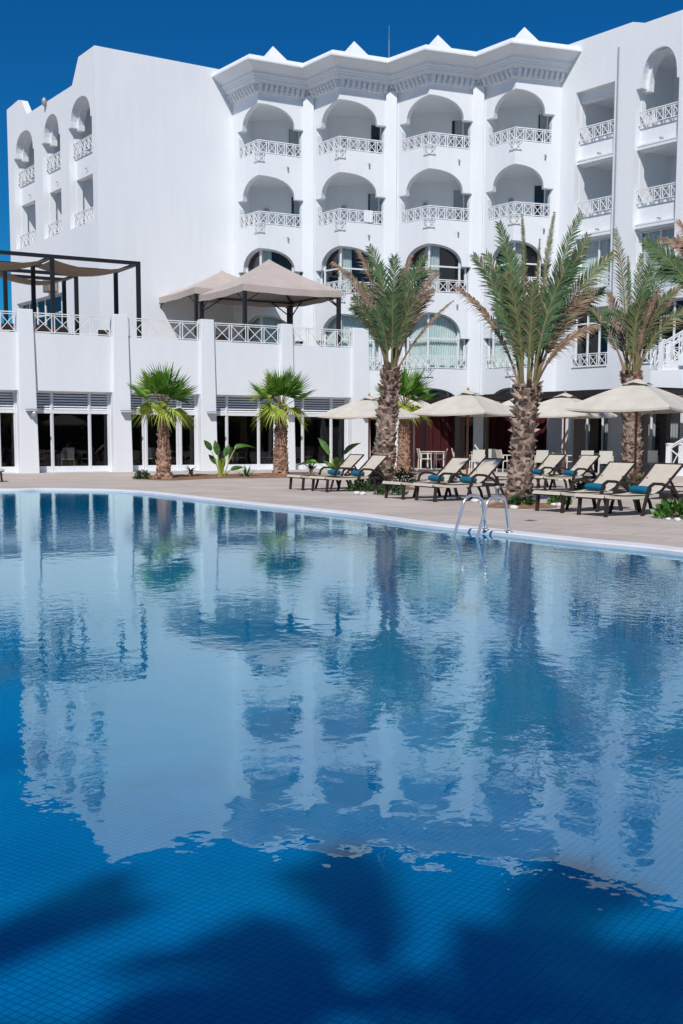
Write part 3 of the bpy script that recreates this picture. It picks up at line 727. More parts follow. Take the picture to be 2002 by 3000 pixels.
# ------------------------------------------------------------------ pergolas on the terrace
def shade_cloth(parent, a, b, c, d, z, sag, n=10):
    mb = MB()
    def P_(s, t):
        q = (a.lerp(b, s)).lerp(d.lerp(c, s), t); return (q.x, q.y, z-sag*4*s*(1-s)*(0.75+0.25*4*t*(1-t)))
    for i in range(n):
        for j in range(6): mb.face([P_(i/n, j/6), P_((i+1)/n, j/6), P_((i+1)/n, (j+1)/6), P_(i/n, (j+1)/6)])
    return mb.build('shade_cloth', 'shadecloth', parent, True)
def pergola(name, label, p0, us, deps, ztop, dv, nv, lamp=()):
    t = thing(name, label, 'pergola', group=None)
    for i, u in enumerate(us):
        for j, dp in enumerate(deps):
            q = p0-dv*u+nv*dp; mb = MB(); mb.box((q.x, q.y, (TFL+ztop)/2), 0.15, 0.15, ztop-TFL, math.atan2(dv.y, dv.x))
            po = mb.build('post', 'frameblk', t, bevel=0.01)
            if (i, j) in lamp:
                mb = MB(); c = q-nv*0.1; mb.tube([(c.x, c.y, TFL+1.15), (c.x, c.y, TFL+1.32)], 0.055, 8); mb.build('lamp', 'grey', po)
    for dp in deps:
        mb = MB(); a = p0-dv*(us[0]-0.075)+nv*dp; b = p0-dv*(us[-1]+0.075)+nv*dp; mb.bar((a.x, a.y, ztop+0.06), (b.x, b.y, ztop+0.06), 0.13, 0.13); mb.build('beam', 'frameblk', t)
    for u in us:
        mb = MB(); a = p0-dv*u+nv*(deps[0]+0.075); b = p0-dv*u+nv*(deps[-1]-0.075); mb.bar((a.x, a.y, ztop+0.05), (b.x, b.y, ztop+0.05), 0.10, 0.12); mb.build('beam', 'frameblk', t)
    for k, (u, v) in enumerate(zip(us, us[1:])):
        a = p0-dv*(u+0.1)+nv*(deps[0]+0.15); b = p0-dv*(v-0.1)+nv*(deps[0]+0.15); c = p0-dv*(v-0.1)+nv*(deps[-1]-0.1); d = p0-dv*(u+0.1)+nv*(deps[-1]-0.1)
        shade_cloth(t, a, b, c, d, ztop-0.02, 0.32)
    return t
q = V2(atY(405, 767, 45.6)); zp = atY(405, 767, 45.6).z-0.12
pergola('terrace_pergola', 'front dark metal pergola with sagging tan shade cloths, at the edge of the roof terrace', q, [0, 3.35, 6.7], [0, 2.6], zp, td, nT, lamp=((0, 1), (1, 1)))
q2 = V2(atY(223, 801, 48.8)); zp2 = atY(223, 801, 48.8).z-0.12
pergola('terrace_pergola', 'smaller dark pergola standing behind the front one against the white wall', q2, [0, 2.9, 5.8], [0, 1.7], zp2, td, nT)
# ------------------------------------------------------------------ gazebos
def gazebo(label, N_, ax, s, zt, za, capl=True):
    t = thing('terrace_gazebo', label, 'gazebo', group='taupe gazebos on the roof terrace')
    ex = az(ax); ey = az(ax-90); cs = [N_, N_+ex*s, N_+ex*s+ey*s, N_+ey*s]; c = (cs[0]+cs[2])/2
    for k, p in enumerate(cs):
        q = p.lerp(c, 0.04); mb = MB(); mb.box((q.x, q.y, (TFL+zt)/2), 0.15, 0.15, zt-TFL, radians(90-ax)); mb.build('post', 'frameblk', t, bevel=0.01)
    mb = MB(); m = 8; top = Vector((c.x, c.y, za))
    for k in range(4):
        a, b = cs[k], cs[(k+1) % 4]; a3 = Vector((a.x, a.y, zt+0.22)); b3 = Vector((b.x, b.y, zt+0.22))
        def S(i, j):
            e = a3.lerp(b3, i/m); f = j/m; q = e.lerp(top, f*0.9); q.z -= 0.55*f*(1-f)*0.6+0.06*4*(i/m)*(1-i/m)*(1-f); return q
        for i in range(m):
            for j in range(m): mb.face([S(i, j), S(i+1, j), S(i+1, j+1), S(i, j+1)])
            p, q = S(i, 0), S(i+1, 0); w0 = 0.27+0.015*sin(i*2.3+k); w1 = 0.27+0.015*sin((i+1)*2.3+k)
            mb.face([p, q, q-Vector((0, 0, w1)), p-Vector((0, 0, w0))])
    cano = mb.build('canopy', 'taupe', t, True)
    mb = MB(); h = 0.42; z0 = za-0.20
    cc = [Vector((c.x, c.y, 0))+(cs[k]-c).normalized()*h for k in range(4)]
    for k in range(4): mb.face([(cc[k].x, cc[k].y, z0), (cc[(k+1) % 4].x, cc[(k+1) % 4].y, z0), (c.x, c.y, za+0.05)])
    mb.build('vent_cap', 'taupe', cano)
    mb = MB()
    for k in range(4):
        a, b = cs[k].lerp(c, 0.03), cs[(k+1) % 4].lerp(c, 0.03); m_ = a.lerp(b, 0.5)
        mb.bar((a.x, a.y, zt+0.12), (b.x, b.y, zt+0.12), 0.05); mb.bar((a.x, a.y, zt+0.15), (c.x, c.y, za-0.22), 0.05); mb.bar((a.x, a.y, zt-0.5), Vector((a.x, a.y, zt+0.1)).lerp(Vector((b.x, b.y, zt+0.1)), 0.22), 0.04); mb.bar((b.x, b.y, zt-0.5), Vector((b.x, b.y, zt+0.1)).lerp(Vector((a.x, a.y, zt+0.1)), 0.22), 0.04)
    mb.build('canopy_frame', 'frameblk', t)
    return t
NA = atY(714, 843, 47.0); gazebo('taupe canopy gazebo nearer the palm, covering the front of the terrace', V2(NA), 60, 4.5, NA.z-0.05, atY(796, 762, 50.0).z)
NB = atY(571, 852, 50.9); gazebo('taupe canopy gazebo partly hidden behind the nearer one, by the blank hotel wall', V2(NB), 60, 4.7, NB.z-0.05, atY(647, 792, 53.8).z)

# ------------------------------------------------------------------ furniture on the terrace
def sofa(label, u, o, w=1.6):
    t = thing('rattan_sofa', label, 'sofa', tuple(tp(u, o, TFL)), math.atan2(td.y, td.x), 'dark rattan sofas on the roof terrace')
    mb = MB(); mb.box((0, 0, 0.2), w, 0.75, 0.36); mb.box((0, 0.34, 0.55), w, 0.1, 0.5)
    for s in (-1, 1): mb.box((s*(w/2-0.06), -0.02, 0.45), 0.12, 0.7, 0.2)
    mb.build('frame', 'wicker', t, bevel=0.02)
    mb = MB(); mb.box((0, -0.03, 0.43), w-0.26, 0.62, 0.11); mb.build('seat_cushion', 'taupe', t, bevel=0.03); return t
sofa('dark rattan sofa under the front pergola, left of its centre post', tu(118, 920), 1.4)
sofa('dark rattan sofa on the terrace between the two centre pergola posts', tu(190, 920), 1.9)
sofa('dark rattan sofa at the far left end of the terrace railing', tu(15, 920), 1.6)
sofa('dark rattan sofa beside the right-hand post of the front pergola', tu(392, 930), 2.2, 1.1)
sofa('dark rattan sofa under the taupe gazebo behind the railing', tu(690, 950), 1.7, 1.2)

# ================================================================== CAFE PERGOLA
F0 = V2(atY(1150, 1168, 54.0)); F1 = V2(atY(1410, 1159, 48.0)); F2 = V2(atY(1905, 1139, 40.5))
F0 = Vector((F1.x-(F2.x-F1.x)*0.5, F1.y-(F2.y-F1.y)*0.5, 0)); F0.y = min(F0.y, 51.8)
zf = atY(1410, 1159, 48.0).z
t = thing('cafe_pergola', 'long dark timber pergola roofing the cafe seating in front of the hotel ground floor', 'pergola')
fd = (F2-F1).normalized(); fn = Vector((-fd.y, fd.x, 0)); FL = (F2-F0).length; fd0 = (F2-F0).normalized()
mb = MB(); mb.bar((F0.x, F0.y, zf-0.10), (F2.x, F2.y, zf-0.10), 0.12, 0.24); mb.bar((F0.x, F0.y, zf-0.46), (F2.x, F2.y, zf-0.46), 0.08, 0.14); mb.build('fascia_beam', 'darkwood', t)
for k in range(30):
    a = F0.lerp(F2, k/29); mb = MB(); b = a+az(56)*(2.2 if k < 9 else 5.6); mb.bar((a.x, a.y, zf-0.08), (b.x, b.y, zf-0.08), 0.06, 0.16); mb.build('rafter', 'darkwood', t)
mb = MB()
a = F1+fn*0.15; b = F2+fn*0.15; c = b+az(56)*5.8; d = a+az(56)*5.6
mb.mesh([(p.x, p.y, zf+z) for z in (0.02, 0.05) for p in (a, b, c, d)], ((0, 1, 2, 3), (4, 5, 6, 7), (0, 1, 5, 4), (2, 3, 7, 6)))
mb.build('roof_panel', 'darkwood', t)
mb = MB(); b = F1+fn*0.13; a = F0+fn*0.13; c = b+az(56)*2.4; d = a+az(56)*2.2
mb.mesh([(p.x, p.y, zf+z) for z in (0.0, 0.03) for p in (a, b, c, d)], ((0, 1, 2, 3), (4, 5, 6, 7), (0, 1, 5, 4), (2, 3, 7, 6))); mb.build('roof_panel', 'darkwood', t)
for x, y, Y, wd in ((1240, 1300, 51, 0.12), (1347, 1300, 48.6, 0.30), (1425, 1300, 47.6, 0.14), (1697, 1300, 43.0, 0.30), (1740, 1300, 46.0, 0.24), (1885, 1300, 40.8, 0.24), (1949, 1300, 43.5, 0.26)):
    p = atY(x, y, Y); mb = MB(); mb.box((p.x, p.y, (DK+zf-0.2)/2), wd, wd, zf-0.2-DK, radians(34)); mb.build('post', 'darkwood', t, bevel=0.01)
a = atY(1183, 1300, 52.3); b = atY(1612, 1300, 51.6); dd = V2(b-a).normalized(); L = V2(b-a).length; nn = Vector((-dd.y, dd.x, 0))
mb = MB(); mb.mesh([(p.x, p.y, z) for z in (DK, 2.98) for p in (a, b, b+nn*0.12, a+nn*0.12)], ((0, 1, 5, 4), (1, 2, 6, 5), (2, 3, 7, 6), (3, 0, 4, 7), (4, 5, 6, 7))); scr = mb.build('added_dark_panel', 'inner', hotel)  # dark panel added before the white wall to darken the cafe under the pergola
mb = MB(); mb.face([(a.x-nn.x*0.05, a.y-nn.y*0.05, DK), (b.x-nn.x*0.05, b.y-nn.y*0.05, DK), (b.x-nn.x*0.05, b.y-nn.y*0.05, 2.9), (a.x-nn.x*0.05, a.y-nn.y*0.05, 2.9)]); mb.build('window_pane', 'darkglass', scr)
for k in range(9): mb = MB(); p = a+dd*(L*(k+0.15)/8.4)-nn*0.09; mb.box((p.x, p.y, 1.5), 0.09, 0.07, 2.9, math.atan2(dd.y, dd.x)); mb.build('mullion', 'frame' if k % 3 == 0 else 'darkwood', scr)
# white wall blocks of the ground floor below the pergola
for x0, x1, Y in ((1391, 1416, 50.5), (1608, 1646, 50.8), (1672, 1688, 50.6), (1790, 1822, 48.6)):
    a = atY(x0, 1300, Y); b = atY(x1, 1300, Y); mb = MB(); mb.box(((a.x+b.x)/2, Y+0.3, 1.45), b.x-a.x, 0.6, 2.8); mb.build('cafe_column', 'stucco', hotel)
for x0, x1, Y in ((1200, 1330, 51.2), (1430, 1500, 51.3), (1560, 1606, 51.4)):
    a = atY(x0, 1300, Y); b = atY(x1, 1300, Y); mb = MB(); curtain(mb, a, b, 0.1, 2.9, amp=0.07, wl=0.35); mb.build('curtain', 'redcurtain', hotel)

# ================================================================== STAIRCASE
st = thing('outdoor_staircase', 'white outdoor stairs with crossed balustrades at the right edge, palm shadow on their side', 'staircase')
def flight(P0, d, z0, run, rise, width, n, close=True):
    side = Vector((-d.y, d.x, 0)); mb = MB(); r, h = run/n, rise/n
    for k in range(n):
        a = P0+d*(r*k); b = P0+d*(r*(k+1)); z = z0+h*(k+1)
        lo = max(DK, z-0.34) if not close else DK
        vs = [(p.x, p.y, zz_) for zz_ in (lo if close else z-0.32, z) for p in (a, b, b+side*width, a+side*width)]
        mb.mesh(vs, ((0, 3, 2, 1), (4, 5, 6, 7), (0, 1, 5, 4), (1, 2, 6, 5), (2, 3, 7, 6), (3, 0, 4, 7)))
    mb.build('flight', 'stucco', st)
    for o in (0.06, width-0.06):
        a = P0+side*o; b = a+d*run; mb = MB(); railing(mb, a, b, z0+0.12, 0.9, max(3, round(run/0.7)), zb2=z0+rise+0.12, t=0.045)
        mb.bar((a.x, a.y, z0), (a.x, a.y, z0+1.12), 0.17); mb.box((a.x, a.y, z0+1.14), 0.22, 0.22, 0.05)
        mb.build('balustrade', 'paint', st)
S1 = V2(atY(1957, 1372, 42.0)); flight(S1, az(128), DK, 3.2, 1.9, 1.3, 11)
S2 = V2(atY(1936, 1080, 43.0)); zs2 = atY(1936, 1084, 43.0).z-0.05
flight(S2, az(118), zs2, 3.4, 1.9, 1.3, 11, close=False)
mb = MB(); e = az(118); s_ = Vector((-e.y, e.x, 0)); a = S2-e*0.35+s_*-0.05
vs = [(p.x, p.y, z) for z in (2.75, zs2+0.05) for p in (a, a+e*6, a+e*6+s_*1.5, a+s_*1.5)]
mb.mesh(vs, ((0, 3, 2, 1), (4, 5, 6, 7), (0, 1, 5, 4), (1, 2, 6, 5), (2, 3, 7, 6), (3, 0, 4, 7))); mb.build('landing', 'stucco', st)
mb = MB(); q = a-e*0.02; b = q+s_*1.5; railing(mb, q, b, zs2+0.08, 0.9, 2, t=0.045); mb.build('balustrade', 'paint', st)

# ================================================================== UMBRELLAS
def umbrella(px, py_eave, Y, label, half=1.76, rot=10, pole='pole', closed=0):
    c = atY(px, py_eave, Y); ze = c.z; za = ze+0.62
    t = thing('market_umbrella', label, 'umbrella', (c.x, c.y, DK), radians(rot), 'square cream parasols by the cafe')
    ze -= DK; za -= DK
    mb = MB(); mb.tube([(0, 0, 0.0), (0, 0, za+0.02)], 0.032, 10); po = mb.build('pole', pole, t, True)
    mb = MB(); mb.box((0, 0, 0.05), 0.5, 0.5, 0.1); mb.build('base', 'stone', t, bevel=0.02)
    mb = MB(); mb.lathe((0, 0, za-0.02), [(0.015, 0), (0.03, 0.05), (0.045, 0.09), (0.03, 0.13), (0.012, 0.16), (0.004, 0.2)], 10); mb.build('finial', pole, t, True)
    cs = [Vector((half*cos(k*pi/2), half*sin(k*pi/2), ze)) for k in range(4)]; top = Vector((0, 0, za)); mb = MB(); m = 8
    for k in range(4):
        a, b = cs[k], cs[(k+1) % 4]
        def S(i, j):
            e = a.lerp(b, i/m); f = j/m; q = e.lerp(top, f); mid = 4*(i/m)*(1-i/m)
            q.z -= 0.05*mid*(1-f)+0.0; q.x *= 1-0.035*mid*(1-f); q.y *= 1-0.035*mid*(1-f); q.z += 0.05*sin(pi*f); return q
        for i in range(m):
            for j in range(m): mb.face([S(i, j), S(i+1, j), S(i+1, j+1), S(i, j+1)])
            p, q = S(i, 0), S(i+1, 0); mb.face([p, q, q-Vector((0, 0, 0.05)), p-Vector((0, 0, 0.05))])
    cn = mb.build('canopy', 'canvas', t, True)
    mb = MB(); h = 0.42
    for k in range(4):
        a = Vector((h*cos(k*pi/2), h*sin(k*pi/2), za-0.075)); b = Vector((h*cos((k+1)*pi/2), h*sin((k+1)*pi/2), za-0.075)); m_ = (a+b)*0.5*0.9; m_.z = za-0.02
        mb.face([a, m_, (0, 0, za+0.085)]); mb.face([m_, b, (0, 0, za+0.085)])
    mb.build('vent_cap', 'canvas', cn)
    for k in range(8):
        an = k*pi/4; L = half if k % 2 == 0 else half*0.70
        mb = MB(); mb.bar((0.04*cos(an), 0.04*sin(an), za-0.06), (L*0.94*cos(an), L*0.94*sin(an), ze-0.03+(0 if k % 2 == 0 else -0.03)), 0.022, 0.03); mb.bar((0.04*cos(an), 0.04*sin(an), ze-0.02), (L*0.5*cos(an), L*0.5*sin(an), (za+ze)/2-0.06), 0.018, 0.025); mb.build('rib', 'pole', t)
    mb = MB(); mb.tube([(0, 0, ze-0.10), (0, 0, ze+0.02)], 0.06, 10); mb.build('hub', pole, t)
    return t
umbrella(1082, 1219, 39.7, 'cream square parasol left of the left date palm, in front of the white terrace pier')
umbrella(1371, 1210, 35.5, 'cream square parasol with wooden pole, midway between the two big date palms')
umbrella(1655, 1216, 36.8, 'palm-shaded cream parasol just right of the thick date palm trunk')
umbrella(1866, 1197, 27.5, 'largest and nearest cream parasol, at the right with its reddish wooden pole')
umbrella(1214, 1212, 45.5, 'cream parasol on a grey steel pole behind the left date palm', pole='grey', rot=35)
umbrella(1530, 1206, 45.0, 'cream parasol at the back, mostly hidden behind the thick date palm trunk', pole='grey', rot=35)

# ================================================================== SUN LOUNGERS
def make_lounger():
    t = thing('sun_lounger', '-', 'sun lounger', group='brown wicker sun loungers on the pool deck')
    Wd, L1, L2, H, an = 0.68, 1.26, 0.80, 0.36, radians(42)
    mb = MB()
    for s in (-1, 1): mb.bar((0, s*Wd/2, H-0.03), (L1+0.62, s*Wd/2, H-0.03), 0.05, 0.07)
    for x in (0.02, 0.65, L1, L1+0.6): mb.bar((x, -Wd/2, H-0.035), (x, Wd/2, H-0.035), 0.05, 0.055)
    mb.build('frame', 'wicker', t, bevel=0.008)
    for x, lean in ((0.09, -0.03), (1.42, 0.10)):
        for s in (-1, 1):
            mb = MB(); mb.bar((x, s*Wd/2, H-0.03), (x+lean, s*(Wd/2), 0.0), 0.06, 0.05, up=(0, 1, 0)); mb.build('leg', 'wicker', t, bevel=0.006)
    for s in (-1, 1):    # curved armrest sweeping down to a rear foot
        mb = MB(); y = s*(Wd/2+0.06); pts = [(0.84, y, 0.0), (0.93, y, 0.30), (1.0, y, 0.50), (1.10, y, 0.555), (1.3, y, 0.545), (1.52, y, 0.47), (1.70, y, 0.33), (1.82, y, 0.15), (1.86, y, 0.0)]
        for a, b in zip(pts, pts[1:]): mb.bar(a, b, 0.045, 0.05)
        mb.build('armrest', 'wicker', t, bevel=0.006)
    mb = MB(); k = 10
    for i in range(k):
        x0, x1 = L1*i/k, L1*(i+1)/k; z = lambda x: H+0.012-0.03*sin(pi*x/L1)+(0.012 if x < 0.1 else 0)
        for w0, dz in ((Wd/2+0.032, 0), ): mb.face([(x0, -w0, z(x0)), (x1, -w0, z(x1)), (x1, w0, z(x1)), (x0, w0, z(x0))]); mb.face([(x0, -w0, z(x0)-0.05), (x1, -w0, z(x1)-0.05), (x1, -w0, z(x1)), (x0, -w0, z(x0))]); mb.face([(x0, w0, z(x0)-0.05), (x1, w0, z(x1)-0.05), (x1, w0, z(x1)), (x0, w0, z(x0))])
    mb.face([(-0.03, -Wd/2-0.03, H-0.035), (-0.03, Wd/2+0.03, H-0.035), (0, Wd/2+0.032, H+0.024), (0, -Wd/2-0.032, H+0.024)])
    mb.build('seat', 'sling', t, True)
    ex, ez = cos(an), sin(an); o = (L1+0.01, 0, H+0.0); mb = MB(); w0 = Wd/2+0.0
    for i in range(8):
        a, b = L2*i/8, L2*(i+1)/8; sg = lambda q: -0.02*sin(pi*q/L2)
        P_ = lambda q, y: (o[0]+ex*q-ez*sg(q), y, o[2]+ez*q+ex*sg(q))
        mb.face([P_(a, -w0), P_(b, -w0), P_(b, w0), P_(a, w0)])
        mb.face([(P_(a, y)[0]+0.015, y, P_(a, y)[2]-0.015) if 0 else P_(a, y) for y in (-w0, w0)]+[(P_(b, w0)[0]+0.014, w0, P_(b, w0)[2]-0.014), (P_(b, -w0)[0]+0.014, -w0, P_(b, -w0)[2]-0.014)])
    bk = mb.build('backrest', 'sling', t, True)
    mb = MB()
    for s in (-1, 1): mb.bar((o[0]-0.02, s*w0, o[2]-0.02), (o[0]+ex*L2, s*w0, o[2]+ez*L2-0.01), 0.035, 0.03)
    mb.bar((o[0]+ex*L2, -w0, o[2]+ez*L2-0.01), (o[0]+ex*L2, w0, o[2]+ez*L2-0.01), 0.035, 0.03)
    for s in (-1, 1): mb.bar((o[0]+ex*L2*0.55, s*w0*0.8, o[2]+ez*L2*0.55-0.02), (L1+0.56, s*w0*0.8, H-0.03), 0.03, 0.03)
    mb.build('back_frame', 'wicker', bk)
    return t
lt0 = make_lounger(); lrot = radians(90-59); first = [True]
def place_lounger(px, py, label, rot=lrot, tw=True, flip=False):
    p = atz(px, py, DK); rot += radians(random.uniform(-2.0, 2.0))      # midpoint between the front legs
    if first[0]: lt0.location = p-Vector((0.07*cos(rot), 0.07*sin(rot), 0)); lt0.rotation_euler = (0, 0, rot); lt0['label'] = label; first[0] = False
    else: dup(lt0, p-Vector((0.07*cos(rot), 0.07*sin(rot), 0)), rot, label)
    if tw:
        q = p+Vector((cos(rot), sin(rot), 0))*1.10
        t = thing('rolled_towel', tw, 'towel', (q.x, q.y, DK+0.44), rot, 'teal towels rolled on the loungers')
        mb = MB(); n = 14; r = 0.072
        vs = []; ln = (-0.19, -0.15, 0, 0.15, 0.19)
        mb.tube([(0, y, 0.0) for y in ln], [r*0.93, r, r*1.04, r, r*0.93], 14); 
        o = mb.build('towel_roll', 'teal', t, True); o.scale = (1.45, 1, 0.9)
TWL = 'teal towel rolled up on the '
place_lounger(870, 1435, 'leftmost beige lounger by the trunk of the left date palm, further from the pool', tw=TWL+'leftmost lounger, left of the left date palm')
place_lounger(938, 1440.5, 'lounger with its backrest hidden behind the left date palm trunk', tw=TWL+'lounger directly left of the left date palm trunk')
place_lounger(1157, 1461.5, 'beige lounger right of the left date palm, the rear one of that pair', tw=TWL+'rear lounger of the pair behind the pool ladder')
place_lounger(1248, 1468.5, 'beige lounger right behind the steel pool ladder, nearer the pool', tw=TWL+'lounger right behind the pool ladder')
place_lounger(1478, 1431, 'shaded lounger behind the thick date palm, foot end showing left of the trunk', tw=TWL+'shaded lounger just right of the thick palm trunk')
place_lounger(1572, 1437, 'lounger with dappled palm shade on its backrest, behind the front right pair', tw=TWL+'dappled lounger beside the parasol pole')
place_lounger(1611, 1500, 'sunlit lounger of the front right pair, the one nearer the thick date palm', tw=TWL+'front right lounger nearer the thick palm')
place_lounger(1736, 1512, 'nearest and largest looking lounger at the right, below the big parasol', tw=TWL+'nearest lounger at the right')
place_lounger(2003, 1468, 'lounger cut off by the right edge of the photo', tw=TWL+'lounger cut off at the right edge')
place_lounger(1, 1411, 'lounger of which only a leg shows at the left edge of the photo', rot=radians(180+24), tw=None)

# ================================================================== POOL LADDER
El = Vector((2.00, 16.75, 0)); dv = Vector((0.6, -0.8, 0)); nv = Vector((0.8, 0.6, 0))
t = thing('pool_ladder', 'polished steel pool ladder with two arched handrails at the pool edge', 'ladder')
for k in range(2):
    e = El+dv*(0.47*k); mb = MB(); pts = []
    foot = e-nv*0.50; deck = e+nv*0.13
    a = foot+Vector((0, 0, -0.75)); pts = [a, foot]
    c0 = foot+nv*0.16+Vector((0, 0, 0.42)); pts.append(c0)
    cc = e-nv*0.14+Vector((0, 0, 0.42)); 
    for i in range(1, 10):
        an = pi-pi*i/10; pts.append(cc+nv*(0.20*cos(an))+Vector((0, 0, 0.155*sin(an))))
    pts += [deck-nv*0.06+Vector((0, 0, 0.34)), deck+Vector((0, 0, DK))]
    mb.tube(pts, 0.021, 12); r = mb.build('handrail', 'chrome', t, True)
    mb = MB(); mb.lathe((deck.x, deck.y, DK+0.009), [(0.055, 0), (0.05, 0.014), (0.025, 0.02)], 14); mb.build('floor_flange', 'chrome', r, True)
for z in (-0.22, -0.47, -0.72):
    a = El-nv*0.50; b = a+dv*0.47; mb = MB(); mb.bar((a.x, a.y, z), (b.x, b.y, z), 0.09, 0.025); mb.build('step', 'chrome', t)
p = atz(1457, 1478, DK)
t = thing('deck_shower', 'short grey bollard tap standing behind the pool ladder', 'bollard', tuple(p))
mb = MB(); mb.lathe((0, 0, 0), [(0.05, 0), (0.04, 0.02), (0.04, 0.30), (0.06, 0.31), (0.06, 0.36), (0.03, 0.38)], 12); mb.build('post', 'grey', t, True)

# ================================================================== PALMS
def bez(a, b, c, t): return a*(1-t)**2+b*(2*t*(1-t))+c*t*t
def frond(mb, base, tip, bow, kind=0, n=34, wid=0.42, droop=0.12, start=0.25, twist=None, thick=0.03, lw_=None):
    # base, tip: points; bow: offset of the middle control point; kind: material index of the leaflets
    base = Vector(base); tip = Vector(tip); mid = base.lerp(tip, 0.58)+Vector(bow); pts = [bez(base, mid, tip, k/12) for k in range(13)]
    mb.tube(pts, [thick*(1-0.82*k/12) for k in range(13)], 5, 3 if kind != 2 else 2)
    L = (tip-base).length
    up = Vector(twist) if twist else Vector((0.15*random.uniform(-1, 1), -1, 0.25)).normalized()
    for k in range(n):
        t = start+(1-start)*(k+0.5)/n; p = bez(base, mid, tip, t); tg = ((mid-base)*(1-t)+(tip-mid)*t).normalized()
        sd = tg.cross(up); sd = sd.normalized() if sd.length > 1e-3 else Vector((1, 0, 0)); nr = sd.cross(tg).normalized()
        ln = wid*(0.35+0.75*sin(pi*min(1, (t-start)/(1-start)*0.92+0.10)))*random.uniform(0.85, 1.1)
        for s in (-1, 1):
            a = radians(random.uniform(30, 43))*(1.0 if kind != 2 else 0.8)
            d = (tg*cos(a)+sd*(s*sin(a))+nr*random.uniform(-0.05, 0.28)).normalized()
            e = p+d*ln-Vector((0, 0, droop*ln*random.uniform(0.4, 1.6))); m = p+d*(ln*0.45)
            w = (lw_ or 0.0115)+0.005*random.random(); kd = kind if random.random() > 0.10 or kind == 2 else 2; wv = (d.cross(nr)).normalized()*w
            mb.face([p-wv*0.6, p+wv*0.6, m+wv, e, m-wv], kd)
def trunk_mesh(base, top, r0, r1, mat, bulge=1.0, stub=0.07, lean=None, nrow=None, nper=11, seed=1, flare=1.25):
    rd = random.Random(seed); base = Vector(base); top = Vector(top); mb = MB(); K = 14
    mid = (base+top)/2+(Vector(lean) if lean else Vector((0, 0, 0)))
    pts = [bez(base, mid, top, k/K) for k in range(K+1)]
    def rr(t): return (r0+(r1-r0)*t)*(1+(flare-1)*max(0, 1-t*7))*(1+0.05*sin(t*17+seed)+0.03*sin(t*41))
    mb.tube(pts, [rr(k/K)*0.93 for k in range(K+1)], 14)
    H = (top-base).length; nrow = nrow or int(H/0.085)
    for i in range(nrow):
        t = (i+0.5)/nrow; c = bez(base, mid, top, t); r = rr(t)
        for j in range(nper):
            an = 2*pi*(j+0.5*(i % 2))/nper+rd.uniform(-0.12, 0.12); d = Vector((cos(an), sin(an), 0)); tn = Vector((-sin(an), cos(an), 0))
            w = pi*r/nper*rd.uniform(0.75, 1.1); h = H/nrow*rd.uniform(0.7, 2.0); o = stub*rd.uniform(0.15, 1.35)*(1+0.8*t if t > 0.6 else 1)
            z = Vector((0, 0, 1)); p = c+d*(r*0.9)
            p = p+z*h*rd.uniform(-0.4, 0.4); q = p+d*o+z*h*rd.uniform(-0.1, 1.0)+tn*rd.uniform(-0.05, 0.05)
            a1 = p-tn*w-z*h*0.5; a2 = p+tn*w-z*h*0.5; q1 = q-tn*w*0.5; q2 = q+tn*w*0.5; b = p+z*h*0.5; 
            mb.mesh([a1, a2, q2, q1, b-tn*w*0.7, b+tn*w*0.7], ((0, 1, 2, 3), (3, 2, 5, 4), (1, 5, 2), (0, 3, 4)))
    return mb.build('trunk', mat), pts[-1]
CRM = ['frond', 'frondo', 'dead', 'stem']
def date_palm(label, bx, by, topx, topy, r0, r1, fr, seed, extra=14, spread=1.0, group='date palms on the pool deck', P0=None, P1=None, hgt=2.6):
    random.seed(seed)
    base = P0 or atz(bx, by, DK); top = P1 or atY(topx, topy, base.y+0.05)
    t = thing('date_palm', label, 'palm tree', tuple(base), group=group)
    tk, _ = trunk_mesh(Vector((0, 0, -0.02)), top-base, r0, r1, 'trunk', seed=seed, lean=(0.03, 0, 0)); tk.parent = t
    mb = MB(); c = top-base
    for i, (x, y, dy, bow, kind, wd) in enumerate(fr):
        tip = atY(x, y, base.y+dy)-base; a = Vector((tip.x-c.x, tip.y-c.y, 0)); a = a.normalized()*r1*0.7 if a.length > 0 else a
        b0 = c+a+Vector((0, 0, -0.1))
        perp = Vector((tip-c).cross(Vector((0, -1, 0)))).normalized()
        frond(mb, b0, tip, perp*(bow*2.1), kind, wid=wd*1.12, n=50 if kind != 2 else 40, droop=0.20 if kind != 2 else 0.5)
    for k in range(extra):      # remaining fronds all round, mostly behind
        an = 2*pi*k/extra+random.uniform(-0.2, 0.2); el = radians(random.uniform(50, 80)); L = hgt*random.uniform(0.75, 1.0)
        d = Vector((cos(an)*cos(el)*spread, abs(sin(an))*cos(el)*spread if k % 3 else sin(an)*cos(el), sin(el))); tip = c+d*L; b0 = c+Vector((cos(an), sin(an), 0))*r1*0.6
        out = Vector((cos(an), sin(an), 0)); frond(mb, b0, tip+out*0.25-Vector((0, 0, 0.1)), -out*0.22+Vector((0, 0, 0.15)), random.choice((0, 0, 1, 1, 2)), wid=0.40, n=40)
    for k in range(22):         # cut stubs and dry fibre at the crown
        an = random.uniform(0, 2*pi); q = c+Vector((cos(an), sin(an), 0))*r1*0.8+Vector((0, 0, -0.25-0.3*random.random())); mb.bar(q, q+Vector((cos(an)*0.12, sin(an)*0.12, 0.34)), 0.045, 0.03, 2)
    mb.build('crown', CRM, t)
    return t
